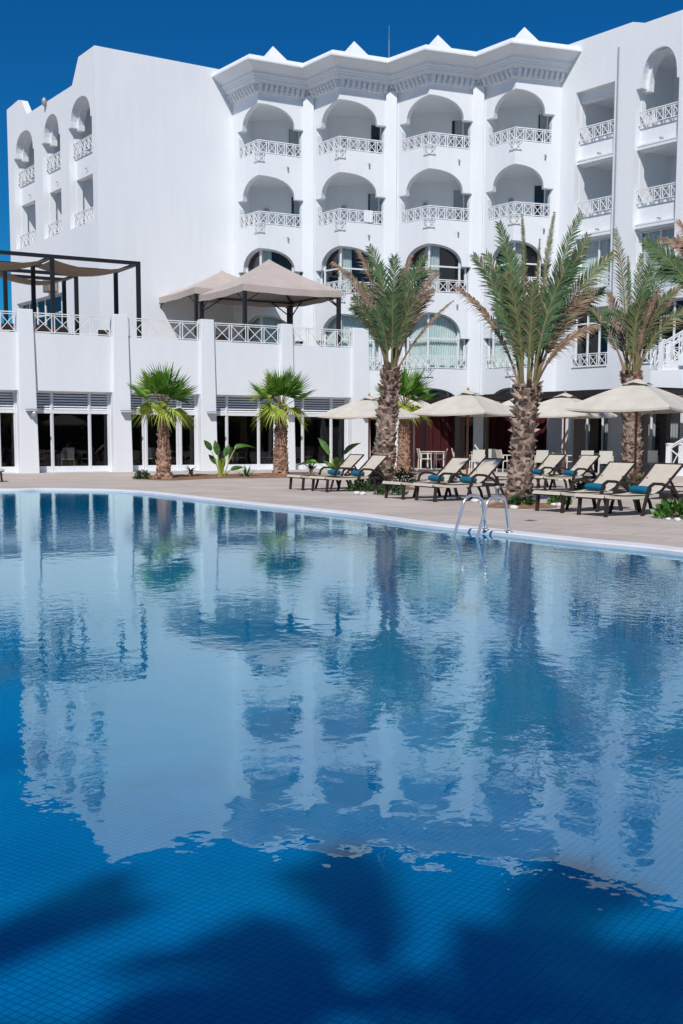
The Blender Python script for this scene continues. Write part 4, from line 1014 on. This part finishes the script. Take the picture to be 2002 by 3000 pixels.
# tips: photo x, photo y, depth offset, bow, kind (0 green 1 olive 2 dry), leaflet length
date_palm('date palm with green and brown crown, leftmost of the big palms, beside the leftmost loungers', 1117, 1432, 1146, 1078, 0.31, 0.20, [
    (1048, 735, 0.3, 0.25, 2, 0.40), (975, 770, 0.1, 0.35, 2, 0.34), (1082, 722, -0.2, 0.22, 0, 0.42), (1030, 900, -0.5, 0.3, 0, 0.38), (1112, 775, 0.4, 0.08, 0, 0.42), (1156, 752, -0.4, 0.0, 0, 0.46), (1150, 860, -0.6, 0.02, 0, 0.44), (1195, 790, 0.5, -0.08, 1, 0.42), (1205, 750, 0.3, -0.12, 2, 0.36), (1245, 752, -0.2, -0.2, 0, 0.44), (1262, 790, 0.2, -0.25, 1, 0.38), (1285, 800, -0.3, -0.28, 2, 0.34),
    (1060, 830, 0.4, 0.22, 1, 0.40), (1100, 900, -0.5, 0.1, 0, 0.42), (1220, 880, -0.5, -0.15, 1, 0.42), (1330, 880, 0.2, -0.12, 2, 0.12)], 3, extra=5, spread=0.8)
DP2 = date_palm('tallest date palm with a thick scaly trunk, right behind the steel pool ladder', 1517, 1483, 1545, 1125, 0.245, 0.20, [
    (1388, 748, -0.2, 0.20, 0, 0.36), (1425, 745, 0.3, 0.16, 0, 0.38), (1462, 655, 0.1, 0.12, 0, 0.36), (1480, 800, -0.5, 0.10, 1, 0.34), (1500, 740, 0.5, 0.06, 1, 0.36), (1530, 628, 0.2, 0.04, 1, 0.12), (1582, 700, 0.4, 0.0, 1, 0.08), (1625, 622, 0.2, -0.04, 1, 0.14), (1700, 628, 0.2, -0.12, 0, 0.30), (1710, 732, -0.4, -0.20, 0, 0.42), (1668, 770, -0.6, -0.12, 0, 0.42), (1722, 690, 0.5, -0.10, 1, 0.34), (1796, 745, -0.1, -0.22, 1, 0.36), (1770, 850, 0.3, -0.25, 1, 0.34), (1752, 955, -0.2, -0.22, 2, 0.24), (1330, 838, 0.0, 0.22, 2, 0.22), (1560, 830, -0.5, 0.0, 1, 0.34), (1450, 900, -0.4, 0.15, 0, 0.34)], 5, extra=5, spread=0.7, hgt=2.4)
date_palm('date palm at the right behind the largest parasol, with ragged drooping fronds', 1850, 1424, 1850, 1092, 0.27, 0.24, [
    (1802, 672, 0.2, 0.12, 1, 0.34), (1762, 905, -0.3, 0.55, 0, 0.32), (1840, 750, 0.2, 0.06, 0, 0.14), (1848, 900, -0.3, 0.0, 1, 0.3), (1880, 745, 0.4, -0.05, 0, 0.30), (1925, 700, 0.1, -0.12, 0, 0.40), (1905, 780, -0.4, -0.1, 0, 0.42), (1965, 760, 0.3, -0.22, 0, 0.42), (1975, 850, -0.3, -0.25, 1, 0.40), (2010, 820, 0.2, -0.2, 2, 0.36), (2030, 900, -0.2, -0.3, 1, 0.42), (1930, 850, -0.5, -0.15, 2, 0.34), (1722, 893, 0.1, 0.16, 2, 0.08), (1790, 940, 0.3, 0.2, 2, 0.12), (1880, 880, -0.4, -0.1, 1, 0.4)], 8, extra=6, spread=0.8, hgt=2.9)
random.seed(4)
p = atY(2150, 1280, 22.0); q = Vector((p.x, p.y, DK))
date_palm('date palm standing past the right edge, only its brown frond tips in the picture', 0, 0, 0, 0, 0.25, 0.2, [(1935, 700, 0.2, 0.4, 2, 0.36), (1925, 800, -0.2, 0.45, 0, 0.40), (1985, 650, 0.1, 0.25, 2, 0.38), (1960, 760, 0.3, 0.4, 0, 0.36), (2010, 690, 0.0, 0.3, 1, 0.40)], 12, extra=12, P0=q, P1=Vector((q.x-0.1, q.y, 3.2)), hgt=2.6)

def fan_leaf(mb, c, d, R, mi, n=26, open_=235, droop=0.25, side=None):
    d = d.normalized(); s = side or d.cross(Vector((0, 0, 1))); s = s.normalized() if s.length > 1e-3 else Vector((1, 0, 0)); nr = s.cross(d).normalized()
    for i in range(n):
        a0 = radians(-open_/2+open_*i/n); a1 = radians(-open_/2+open_*(i+1)/n); am = (a0+a1)/2; rl = R*(0.80+0.20*cos(am*0.8))*random.uniform(0.92, 1.05)
        D = lambda a: d*cos(a)+s*sin(a)
        fz = Vector((0, 0, -droop*rl)); pl = nr*0.02
        m0 = c+D(a0)*rl*0.42+pl; m1 = c+D(a1)*rl*0.42+pl; mm = c+D(am)*rl*0.5-pl; e = c+D(am)*rl+fz*random.uniform(0.3, 1.2)+nr*random.uniform(-0.03, 0.03)
        mb.face([c, m0, mm], mi); mb.face([c, mm, m1], mi); mb.face([m0, e, mm], mi); mb.face([mm, e, m1], mi)
def fan_palm(label, bx, by, th, r0, r1, R, seed, nf=19, P0=None):
    random.seed(seed); base = P0 or atz(bx, by, DK); t = thing('fan_palm', label, 'palm tree', tuple(base), group='small fan palms in front of the restaurant')
    tk, _ = trunk_mesh(Vector((0, 0, -0.02)), Vector((0.02, 0, th)), r0, r1, 'trunkred', seed=seed, stub=0.05, nper=10, flare=1.25); tk.parent = t
    mb = MB(); c = Vector((0.02, 0, th))
    for k in range(nf):
        an = k*2.39996+random.uniform(-0.25, 0.25); f = k/(nf-1); yel = k >= nf-4
        el = radians(82-78*f+random.uniform(-8, 8)) if not yel else radians(random.uniform(-12, 2)); pl = (0.62-0.10*f)*random.uniform(0.85, 1.15) if not yel else 0.42
        d = Vector((cos(an)*cos(el), sin(an)*cos(el), sin(el))); h = c+d*pl+Vector((0, 0, 0.08))
        mb.tube([c+d*0.05, c+d*pl*0.5+Vector((0, 0, 0.07)), h], [0.022, 0.015, 0.012], 5, 1 if f > 0.5 else 2)
        dd = (d+Vector((0, 0, 0.05 if not yel else -0.45))).normalized(); sd_ = d.cross(Vector((0, 0, 1))).normalized()
        sd_ = (sd_*cos(0.5*(k % 3-1))+d.cross(sd_)*sin(0.5*(k % 3-1))).normalized()
        fan_leaf(mb, h, dd, R*random.uniform(0.88, 1.10), 1 if yel or (k % 5 == 4) else 0, n=20, open_=165 if not yel else 190, droop=0.05 if not yel else 0.32, side=sd_)
    mb.build('crown', ['fan', 'fany', 'stem'], t)
    return t
fan_palm('small fan palm with a stubby reddish trunk, leftmost, in front of the glazed restaurant door', 480, 1404, 2.2, 0.25, 0.13, 0.84, 21)
fan_palm('small fan palm with yellow lower leaves, centre, between two white piers of the restaurant', 823, 1393, 2.3, 0.28, 0.16, 0.90, 22)
fan_palm('fan palm mostly hidden behind the thick trunk of the left date palm', 1182, 1388, 2.45, 0.27, 0.15, 0.92, 23)
fan_palm('fan palm standing past the left edge, its shadow falling on the leftmost pier', 0, 0, 1.5, 0.28, 0.15, 0.70, 24, P0=Vector((-13.0, 38.2, DK)))
# palms on the near side of the pool, behind the viewer; their shadows lie on the pool floor
def near_palm(label, x, y, h, targets, seed, lw=0.62):
    random.seed(seed); t = thing('date_palm', label, 'palm tree', (x, y, DK), group='date palms on the near side of the pool')
    tk, _ = trunk_mesh(Vector((0, 0, -0.02)), Vector((0.05, 0, h)), 0.24, 0.19, 'trunk', seed=seed); tk.parent = t
    mb = MB(); c = Vector((0.05, 0, h))
    for (dx, dy, dz) in targets:
        out = Vector((dx, dy, 0)); frond(mb, c, c+Vector((dx*1.25, dy*1.25, dz)), Vector((0, 0, 0.75))+out*0.1, 0, wid=lw, n=60, twist=(0, 0, 1), thick=0.06, lw_=0.045)
    mb.build('crown', CRM, t); return t
random.seed(2)
def crown_dirs(n, r, seed):
    rd = random.Random(seed); return [(r*rd.uniform(0.7, 1.1)*cos(2*pi*k/n+rd.uniform(-0.2, 0.2)), r*rd.uniform(0.7, 1.1)*sin(2*pi*k/n), rd.uniform(-1.3, 0.4)) for k in range(n)]+[(0.7, 0.4, 1.6), (-0.6, 0.5, 1.7), (0.1, -0.8, 1.6)]
near_palm('tall date palm on the near side of the pool behind the viewer', -1.45, -6.8, 10.5, crown_dirs(11, 1.30, 3), 31, 0.66)
near_palm('tall date palm on the near side of the pool to the left of the viewer', -4.2, -7.3, 10.8, crown_dirs(9, 1.25, 8), 33, 0.55)

# ------------------------------------------------------------------ small plants and planting beds
def blob_bush(name, label, cat, p, rx, rz, n, ln, mat='leafd', seed=1, group=None):
    random.seed(seed); t = thing(name, label, cat, tuple(p), group=group); mb = MB()
    for k in range(n):
        a = random.uniform(0, 2*pi); e = random.uniform(0, 1); r = rx*random.uniform(0.3, 1)
        c = Vector((cos(a)*r*sqrt(1-e*e*0.8), sin(a)*r*sqrt(1-e*e*0.8), rz*e*random.uniform(0.6, 1)))
        d = Vector((cos(a)+random.uniform(-0.6, 0.6), sin(a)+random.uniform(-0.6, 0.6), random.uniform(0, 1.3))).normalized(); w = d.cross(Vector((random.uniform(-1, 1), random.uniform(-1, 1), 0.3))).normalized()*ln*0.28
        mb.face([c, c+d*ln*0.5+w, c+d*ln, c+d*ln*0.5-w], 0)
    mb.build('foliage', mat, t); mb = MB()
    for k in range(5): a = k*1.26; mb.tube([(0, 0, 0), (cos(a)*rx*0.35, sin(a)*rx*0.35, rz*0.6)], 0.012, 4)
    mb.build('stem', 'stem', t); return t
def rosette(name, label, cat, p, n, ln, w, el, mat, seed, stem=0.0, curve=0.3):
    random.seed(seed); t = thing(name, label, cat, tuple(p)); mb = MB()
    for k in range(n):
        a = 2*pi*k/n+random.uniform(-0.2, 0.2); e = radians(random.uniform(*el)); d = Vector((cos(a)*cos(e), sin(a)*cos(e), sin(e))); L = ln*random.uniform(0.75, 1.1); s = Vector((-sin(a), cos(a), 0)); pv = None
        for i in range(6):
            f = i/5; c = Vector((0, 0, stem))+d*L*f-Vector((0, 0, curve*L*f*f)); ww = w*(sin(pi*min(0.98, f*0.8+0.18))); cur = (c-s*ww, c+s*ww)
            if pv: mb.face([pv[0], pv[1], cur[1], cur[0]])
            pv = cur
    mb.build('leaves', mat, t)
    if stem > 0.05: mb = MB(); mb.lathe((0, 0, -0.02), [(0.07, 0), (0.09, stem*0.5), (0.06, stem+0.05)], 8); mb.build('stem', 'trunkred', t)
    return t
def paddle_plant(label, p, lv, seed):
    random.seed(seed); t = thing('bird_of_paradise_plant', label, 'plant', tuple(p)); mb = MB()
    for (dx, h, bend, ln, w) in lv:
        b = Vector((dx*0.15, random.uniform(-0.1, 0.1), 0)); m = Vector((dx*0.5, random.uniform(-0.15, 0.15), h*0.6)); e = Vector((dx, random.uniform(-0.2, 0.2), h)); mb.tube([bez(b, m, e, i/6) for i in range(7)], [0.022-0.002*i for i in range(7)], 5, 1)
        dr = (e-m).normalized(); s = dr.cross(Vector((0.2, -1, 0))).normalized(); pv = None
        for i in range(8):
            f = i/7; c = e+dr*ln*f+Vector((bend*f*f*ln, 0, -abs(bend)*f*f*ln)); ww = w*sin(pi*min(0.985, f*0.85+0.13)); cur = (c-s*ww, c+Vector((0, -0.02, 0)), c+s*ww)
            if pv: mb.face([pv[0], pv[1], cur[1], cur[0]]); mb.face([pv[1], pv[2], cur[2], cur[1]])
            pv = cur
    for k in range(10): a = k*0.63; mb.bar((0, 0, 0), (cos(a)*0.12, sin(a)*0.12, 0.5+0.1*random.random()), 0.03, 0.02, 1)
    mb.build('leaves', ['leaf', 'fany'], t); return t
def bed(pts, name='planting_soil'):
    mb = MB(); loop = [Vector((p.x, p.y, 0)) for p in catmull([tuple(p) for p in pts], 5)]; c = sum(loop, Vector())/len(loop)
    n = len(loop)
    for i in range(n):
        a, b = loop[i], loop[(i+1) % n]; am, bm_ = a.lerp(c, 0.3), b.lerp(c, 0.3); z1 = DK+0.004; z2 = DK+0.05+0.02*sin(i*1.7); z2b = DK+0.05+0.02*sin(((i+1) % n)*1.7)
        mb.face([(a.x, a.y, z1), (b.x, b.y, z1), (bm_.x, bm_.y, z2b), (am.x, am.y, z2)]); mb.face([(am.x, am.y, z2), (bm_.x, bm_.y, z2b), (c.x, c.y, DK+0.07)])
    tag(mb.build(name, 'soil', smooth=True), kind='structure')
bed([atz(x, y, DK) for x, y in ((395, 1402), (500, 1408), (640, 1402), (760, 1401), (880, 1398), (885, 1388), (760, 1390), (640, 1391), (500, 1394), (400, 1396))])
for cx_, cy_, r in ((1120, 1432, 1.0), (1520, 1484, 0.75), (1850, 1424, 1.1), (1182, 1388, 0.8)):
    c = atz(cx_, cy_, DK); bed([c+Vector((r*cos(a), r*sin(a), 0)) for a in [k*pi/4 for k in range(8)]])
blob_bush('clipped_shrub', 'small round dark shrub at the foot of the leftmost fan palm', 'shrub', atz(418, 1404, DK), 0.26, 0.30, 420, 0.07, seed=41)
rosette('cycad', 'small dark cycad between the leftmost fan palm and the third white pier', 'plant', atz(560, 1401, DK), 22, 0.42, 0.03, (10, 60), 'leafd', 42, stem=0.22)
rosette('agave', 'spiky agave with narrow pale leaves left of the centre fan palm', 'plant', atz(722, 1399, DK), 26, 0.55, 0.028, (15, 70), 'leaf', 43, curve=0.12)
rosette('cycad', 'small cycad right of the centre fan palm, behind the leftmost loungers', 'plant', atz(912, 1394, DK), 24, 0.55, 0.035, (15, 65), 'leafd', 44, stem=0.2)
paddle_plant('tall leafy plant with one arching leaf, against the third white pier', atz(650, 1399, DK), [(-0.32, 0.9, -0.1, 0.45, 0.10), (-0.1, 0.75, 0.0, 0.5, 0.11), (0.12, 0.7, 0.1, 0.45, 0.10), (0.45, 0.95, 0.75, 0.55, 0.10), (-0.2, 0.45, -0.1, 0.4, 0.09), (0.3, 0.25, 0.3, 0.4, 0.08), (0.0, 0.3, 0.0, 0.45, 0.10)], 45)
paddle_plant('broad-leaved plant behind the leftmost loungers, right of the centre fan palm', atz(985, 1392, DK), [(-0.25, 0.75, -0.15, 0.75, 0.11), (0.3, 0.75, 0.35, 0.75, 0.10), (0.0, 0.4, 0.0, 0.6, 0.11), (-0.7, 0.45, -0.7, 0.5, 0.09), (0.1, 0.3, 0.2, 0.5, 0.10), (-0.1, 0.2, -0.2, 0.5, 0.09)], 46)
for k, (x, y, rx, rz, lb) in enumerate(((1058, 1440, 0.32, 0.28, 'low leafy bush left of the left date palm foot, behind the loungers'), (1146, 1450, 0.40, 0.28, 'low green bush at the foot of the left date palm'), (1190, 1418, 0.35, 0.45, 'green shrub standing right of the left date palm trunk'), (1528, 1486, 0.28, 0.22, 'small grassy tuft at the foot of the thick date palm'), (1720, 1440, 0.35, 0.25, 'low bush between the shaded lounger and the front right pair'), (1830, 1432, 0.8, 0.34, 'dark ground plants at the foot of the right date palm'), (1985, 1517, 0.42, 0.28, 'broad-leaved green bush at the right edge beside the nearest lounger'), (1640, 1478, 0.22, 0.2, 'small yellow-green plant under the front right loungers'))):
    blob_bush('low_bush', lb, 'shrub', atz(x, y, DK), rx, rz, 360, 0.085 if k != 6 else 0.13, mat='leafd' if k not in (6, 7) else 'leaf', seed=50+k)
random.seed(77)
for k, (x, y) in enumerate(((1045, 1448), (1062, 1450), (1392, 1472), (1412, 1476), (1556, 1478), (1572, 1482), (1506, 1492), (1622, 1482), (1640, 1484), (1930, 1518), (1958, 1524), (1985, 1526), (1345, 1462), (640, 1399), (610, 1398))):
    p = atz(x, y, DK); mb = MB(); r = random.uniform(0.05, 0.10); bm = bmesh.new(); bmesh.ops.create_icosphere(bm, subdivisions=2, radius=r)
    for v in bm.verts: v.co *= random.uniform(0.85, 1.12); v.co.z *= 0.55
    mb.mesh([tuple(v.co) for v in bm.verts], [[v.index for v in f.verts] for f in bm.faces]); bm.free()
    o = mb.build('white_stone', 'stone', smooth=True); o.location = (p.x, p.y, DK+r*0.35); tag(o, 'small white stone edging the planting beds of the pool deck', 'stone', 'white stones round the planting beds')

# ================================================================== CAFE FURNITURE
def make_chair(name, cat, seatmat, framemat, group):
    t = thing(name, '-', cat, group=group); mb = MB(); mb.box((0, 0, 0.44), 0.46, 0.44, 0.035); mb.build('seat', seatmat, t, bevel=0.01)
    mb = MB(); vs = [(-0.23, 0.20, 0.46), (0.23, 0.20, 0.46), (0.23, 0.30, 0.88), (-0.23, 0.30, 0.88), (-0.23, 0.225, 0.46), (0.23, 0.225, 0.46), (0.23, 0.325, 0.88), (-0.23, 0.325, 0.88)]
    mb.mesh(vs, ((0, 1, 2, 3), (4, 7, 6, 5), (3, 2, 6, 7), (0, 4, 5, 1), (0, 3, 7, 4), (1, 5, 6, 2))); mb.build('backrest', framemat, t)
    for sx in (-1, 1):
        for sy in (-1, 1): mb = MB(); mb.bar((sx*0.24, sy*0.20, 0.66 if sy < 0 else 0.66), (sx*0.25, sy*0.23, 0), 0.032, 0.032); mb.build('leg', framemat, t)
        mb = MB(); mb.bar((sx*0.25, -0.24, 0.67), (sx*0.25, 0.24, 0.67), 0.045, 0.03); mb.build('armrest', framemat, t)
    return t
def make_table(name, cat, mat, leg, w=0.8, group=None):
    t = thing(name, '-', cat, group=group); mb = MB(); mb.box((0, 0, 0.73), w, w, 0.035); mb.build('tabletop', mat, t, bevel=0.01)
    for sx in (-1, 1):
        for sy in (-1, 1): mb = MB(); mb.bar((sx*(w/2-0.05), sy*(w/2-0.05), 0.72), (sx*(w/2-0.05), sy*(w/2-0.05), 0), 0.045); mb.build('leg', leg, t)
    return t
ch = make_chair('cafe_chair', 'chair', 'chair', 'chair', 'white armchairs at the cafe tables'); used = [0]
def put(src, p, rz, label):
    if src['label'] == '-': src.location = p; src.rotation_euler = (0, 0, rz); src['label'] = label
    else: dup(src, p, rz, label)
cf = [(1245, 1375, 100, 'white cafe armchair furthest left, facing away right beside the grey pole'), (1288, 1377, -95, 'white cafe armchair facing left one, second from the left'), (1300, 1368, 10, 'white cafe armchair behind the second one from the left'), (1345, 1372, 80, 'white cafe armchair in front of the dark pergola post'), (1398, 1385, 185, 'white cafe armchair with its back to the pool, just right of the middle parasol pole'),
      (1436, 1378, 175, 'white cafe armchair turned to the pool, between the middle parasol and thick palm'), (1480, 1384, 110, 'white cafe armchair touching the left side of the thick palm trunk'), (1580, 1388, 190, 'white cafe armchair just right of the thick palm trunk, above the shaded lounger'), (1635, 1378, 175, 'white cafe armchair behind the pole of the shaded parasol'), (1672, 1386, 95, 'white cafe armchair right of the shaded parasol pole'),
      (1715, 1390, 180, 'white cafe armchair behind the dappled lounger backrest'), (1775, 1393, 165, 'large looking white cafe armchair left of the right date palm'), (1812, 1384, 100, 'white cafe armchair half behind the right date palm trunk'), (1905, 1388, 170, 'white cafe armchair in the shade behind the largest parasol pole'), (1520, 1378, 0, 'white cafe armchair hidden behind the thick palm trunk')]
for x, y, r, lb in cf: put(ch, atz(x, y, DK), radians(r), lb)
tb = make_table('cafe_table', 'table', 'chair', 'chair', 0.85, 'tables of the cafe')
for x, y, lb in ((1266, 1373, 'white cafe table between the two leftmost facing armchairs'), (1418, 1376, 'white cafe table just right of the middle parasol pole'), (1610, 1380, 'white cafe table right of the thick palm, left of the shaded parasol pole'), (1745, 1384, 'white cafe table between the shaded parasol and the right date palm'), (1872, 1381, 'white cafe table in the deep shade right of the right date palm')): put(tb, atz(x, y, DK), radians(20), lb)
# dining room seen through the glazing
dc = make_chair('dining_chair', 'chair', 'cream', 'room', 'wooden chairs with cream seats inside the restaurant'); dt = make_table('dining_table', 'table', 'room', 'darkwood', 1.0, 'dining tables inside the restaurant')
dsp = [(0.3, 'first'), (3.6, 'second'), (7.0, 'third'), (10.2, 'fourth'), (-3.2, 'leftmost')]
for (u, nm), pos in zip(dsp, ('first full glazed bay', 'glazed bay behind the leftmost fan palm', 'glazed bay behind the centre fan palm', 'last glazed bay on the right', 'glazed bay cut by the left edge')):
    put(dt, tp(u-0.2, 2.3, DK+0.03), math.atan2(td.y, td.x), 'dining table in the '+pos)
    put(dc, tp(u-0.2, 1.6, DK+0.03), math.atan2(td.y, td.x)+pi, 'chair before the table in the '+pos)
    put(dc, tp(u+0.75, 2.3, DK+0.03), math.atan2(td.y, td.x)-pi/2, 'chair right of the table in the '+pos)
    put(dc, tp(u-1.1, 2.4, DK+0.03), math.atan2(td.y, td.x)+pi/2, 'chair left of the table in the '+pos)

# towel hung on a balcony rail, air conditioner behind the pergola, lamp arm on the pier
P = Path([V[1], R[1], V[2]]); mb = MB(); u = P.U[1]+1.25
for k in range(6): mb.face([P.pt(u+0.075*k, 0.02-0.012*(k % 2), RAILZ[1]-0.50), P.pt(u+0.075*(k+1), 0.02-0.012*((k+1) % 2), RAILZ[1]-0.50), P.pt(u+0.075*(k+1), 0.02-0.012*((k+1) % 2), RAILZ[1]+0.03), P.pt(u+0.075*k, 0.02-0.012*(k % 2), RAILZ[1]+0.03)])
tag(mb.build('hanging_towel', 'paint'), 'white towel hung over the second bay balcony rail, one floor below the top', 'towel')
t = thing('air_conditioner', 'small beige air conditioner box on the white wall behind the front pergola', 'air conditioner')
q = onwall(162, 838, W, lwd)-nL*0.25; mb = MB(); mb.box(tuple(q), 0.95, 0.4, 0.6, math.atan2(lwd.y, lwd.x)); mb.build('case', 'shadecloth', t, bevel=0.02)
mb = MB()
for k in range(6): c = q-nL*0.21+Vector((0, 0, -0.24+k*0.09)); mb.bar(c-lwd*0.36, c+lwd*0.36, 0.02, 0.03)
mb.build('grille', 'grey', t)
# unseen hedges added so that the glazing reflects dark foliage
random.seed(9)
for (hx, hy, L, rz, lb) in ((0, -20, 110, 0, 'unseen tall hedge added behind the viewer to darken the glass reflections'), (44, 10, 70, pi/2, 'unseen tall hedge added on the right to darken the glass reflections')):
    t = thing('unseen_hedge', lb, 'hedge', (hx, hy, 0), rz); mb = MB()
    for k in range(int(L*85)):
        x = random.uniform(-L/2, L/2); z = random.uniform(0, 5.0+0.9*sin(x*0.4)+0.6*sin(x*1.3)); y = random.uniform(-0.9, 0.9); r = 0.33
        d = Vector((random.uniform(-1, 1), random.uniform(-1, 1), random.uniform(-0.3, 1))).normalized(); w_ = d.cross(Vector((random.uniform(-1, 1), random.uniform(-1, 1), random.uniform(-1, 1)))).normalized(); c = Vector((x, y, z)); mb.face([c-d*r, c-w_*r*0.6, c+d*r, c+w_*r*0.6])
    mb.build('foliage', 'leafd', t); mb = MB(); mb.box((0, 0, 2.1), L, 0.5, 4.2); mb.build('core', 'leafd', t)

# ------------------------------------------------------------------ small drain covers let into the paving
for x, y, lb in ((1555, 1526, 'small dark drain cover in the paving in front of the thick date palm'),):
    p = atz(x, y, DK); t = thing('drain_cover', lb, 'drain cover', (p.x, p.y, DK), radians(33))
    mb = MB(); mb.box((0, 0, 0.004), 0.16, 0.16, 0.008); mb.build('plate', 'grey', t)
    for k in range(5): mb = MB(); mb.box((-0.056+0.028*k, 0, 0.0105), 0.010, 0.12, 0.003); mb.build('slot', 'frameblk', t)
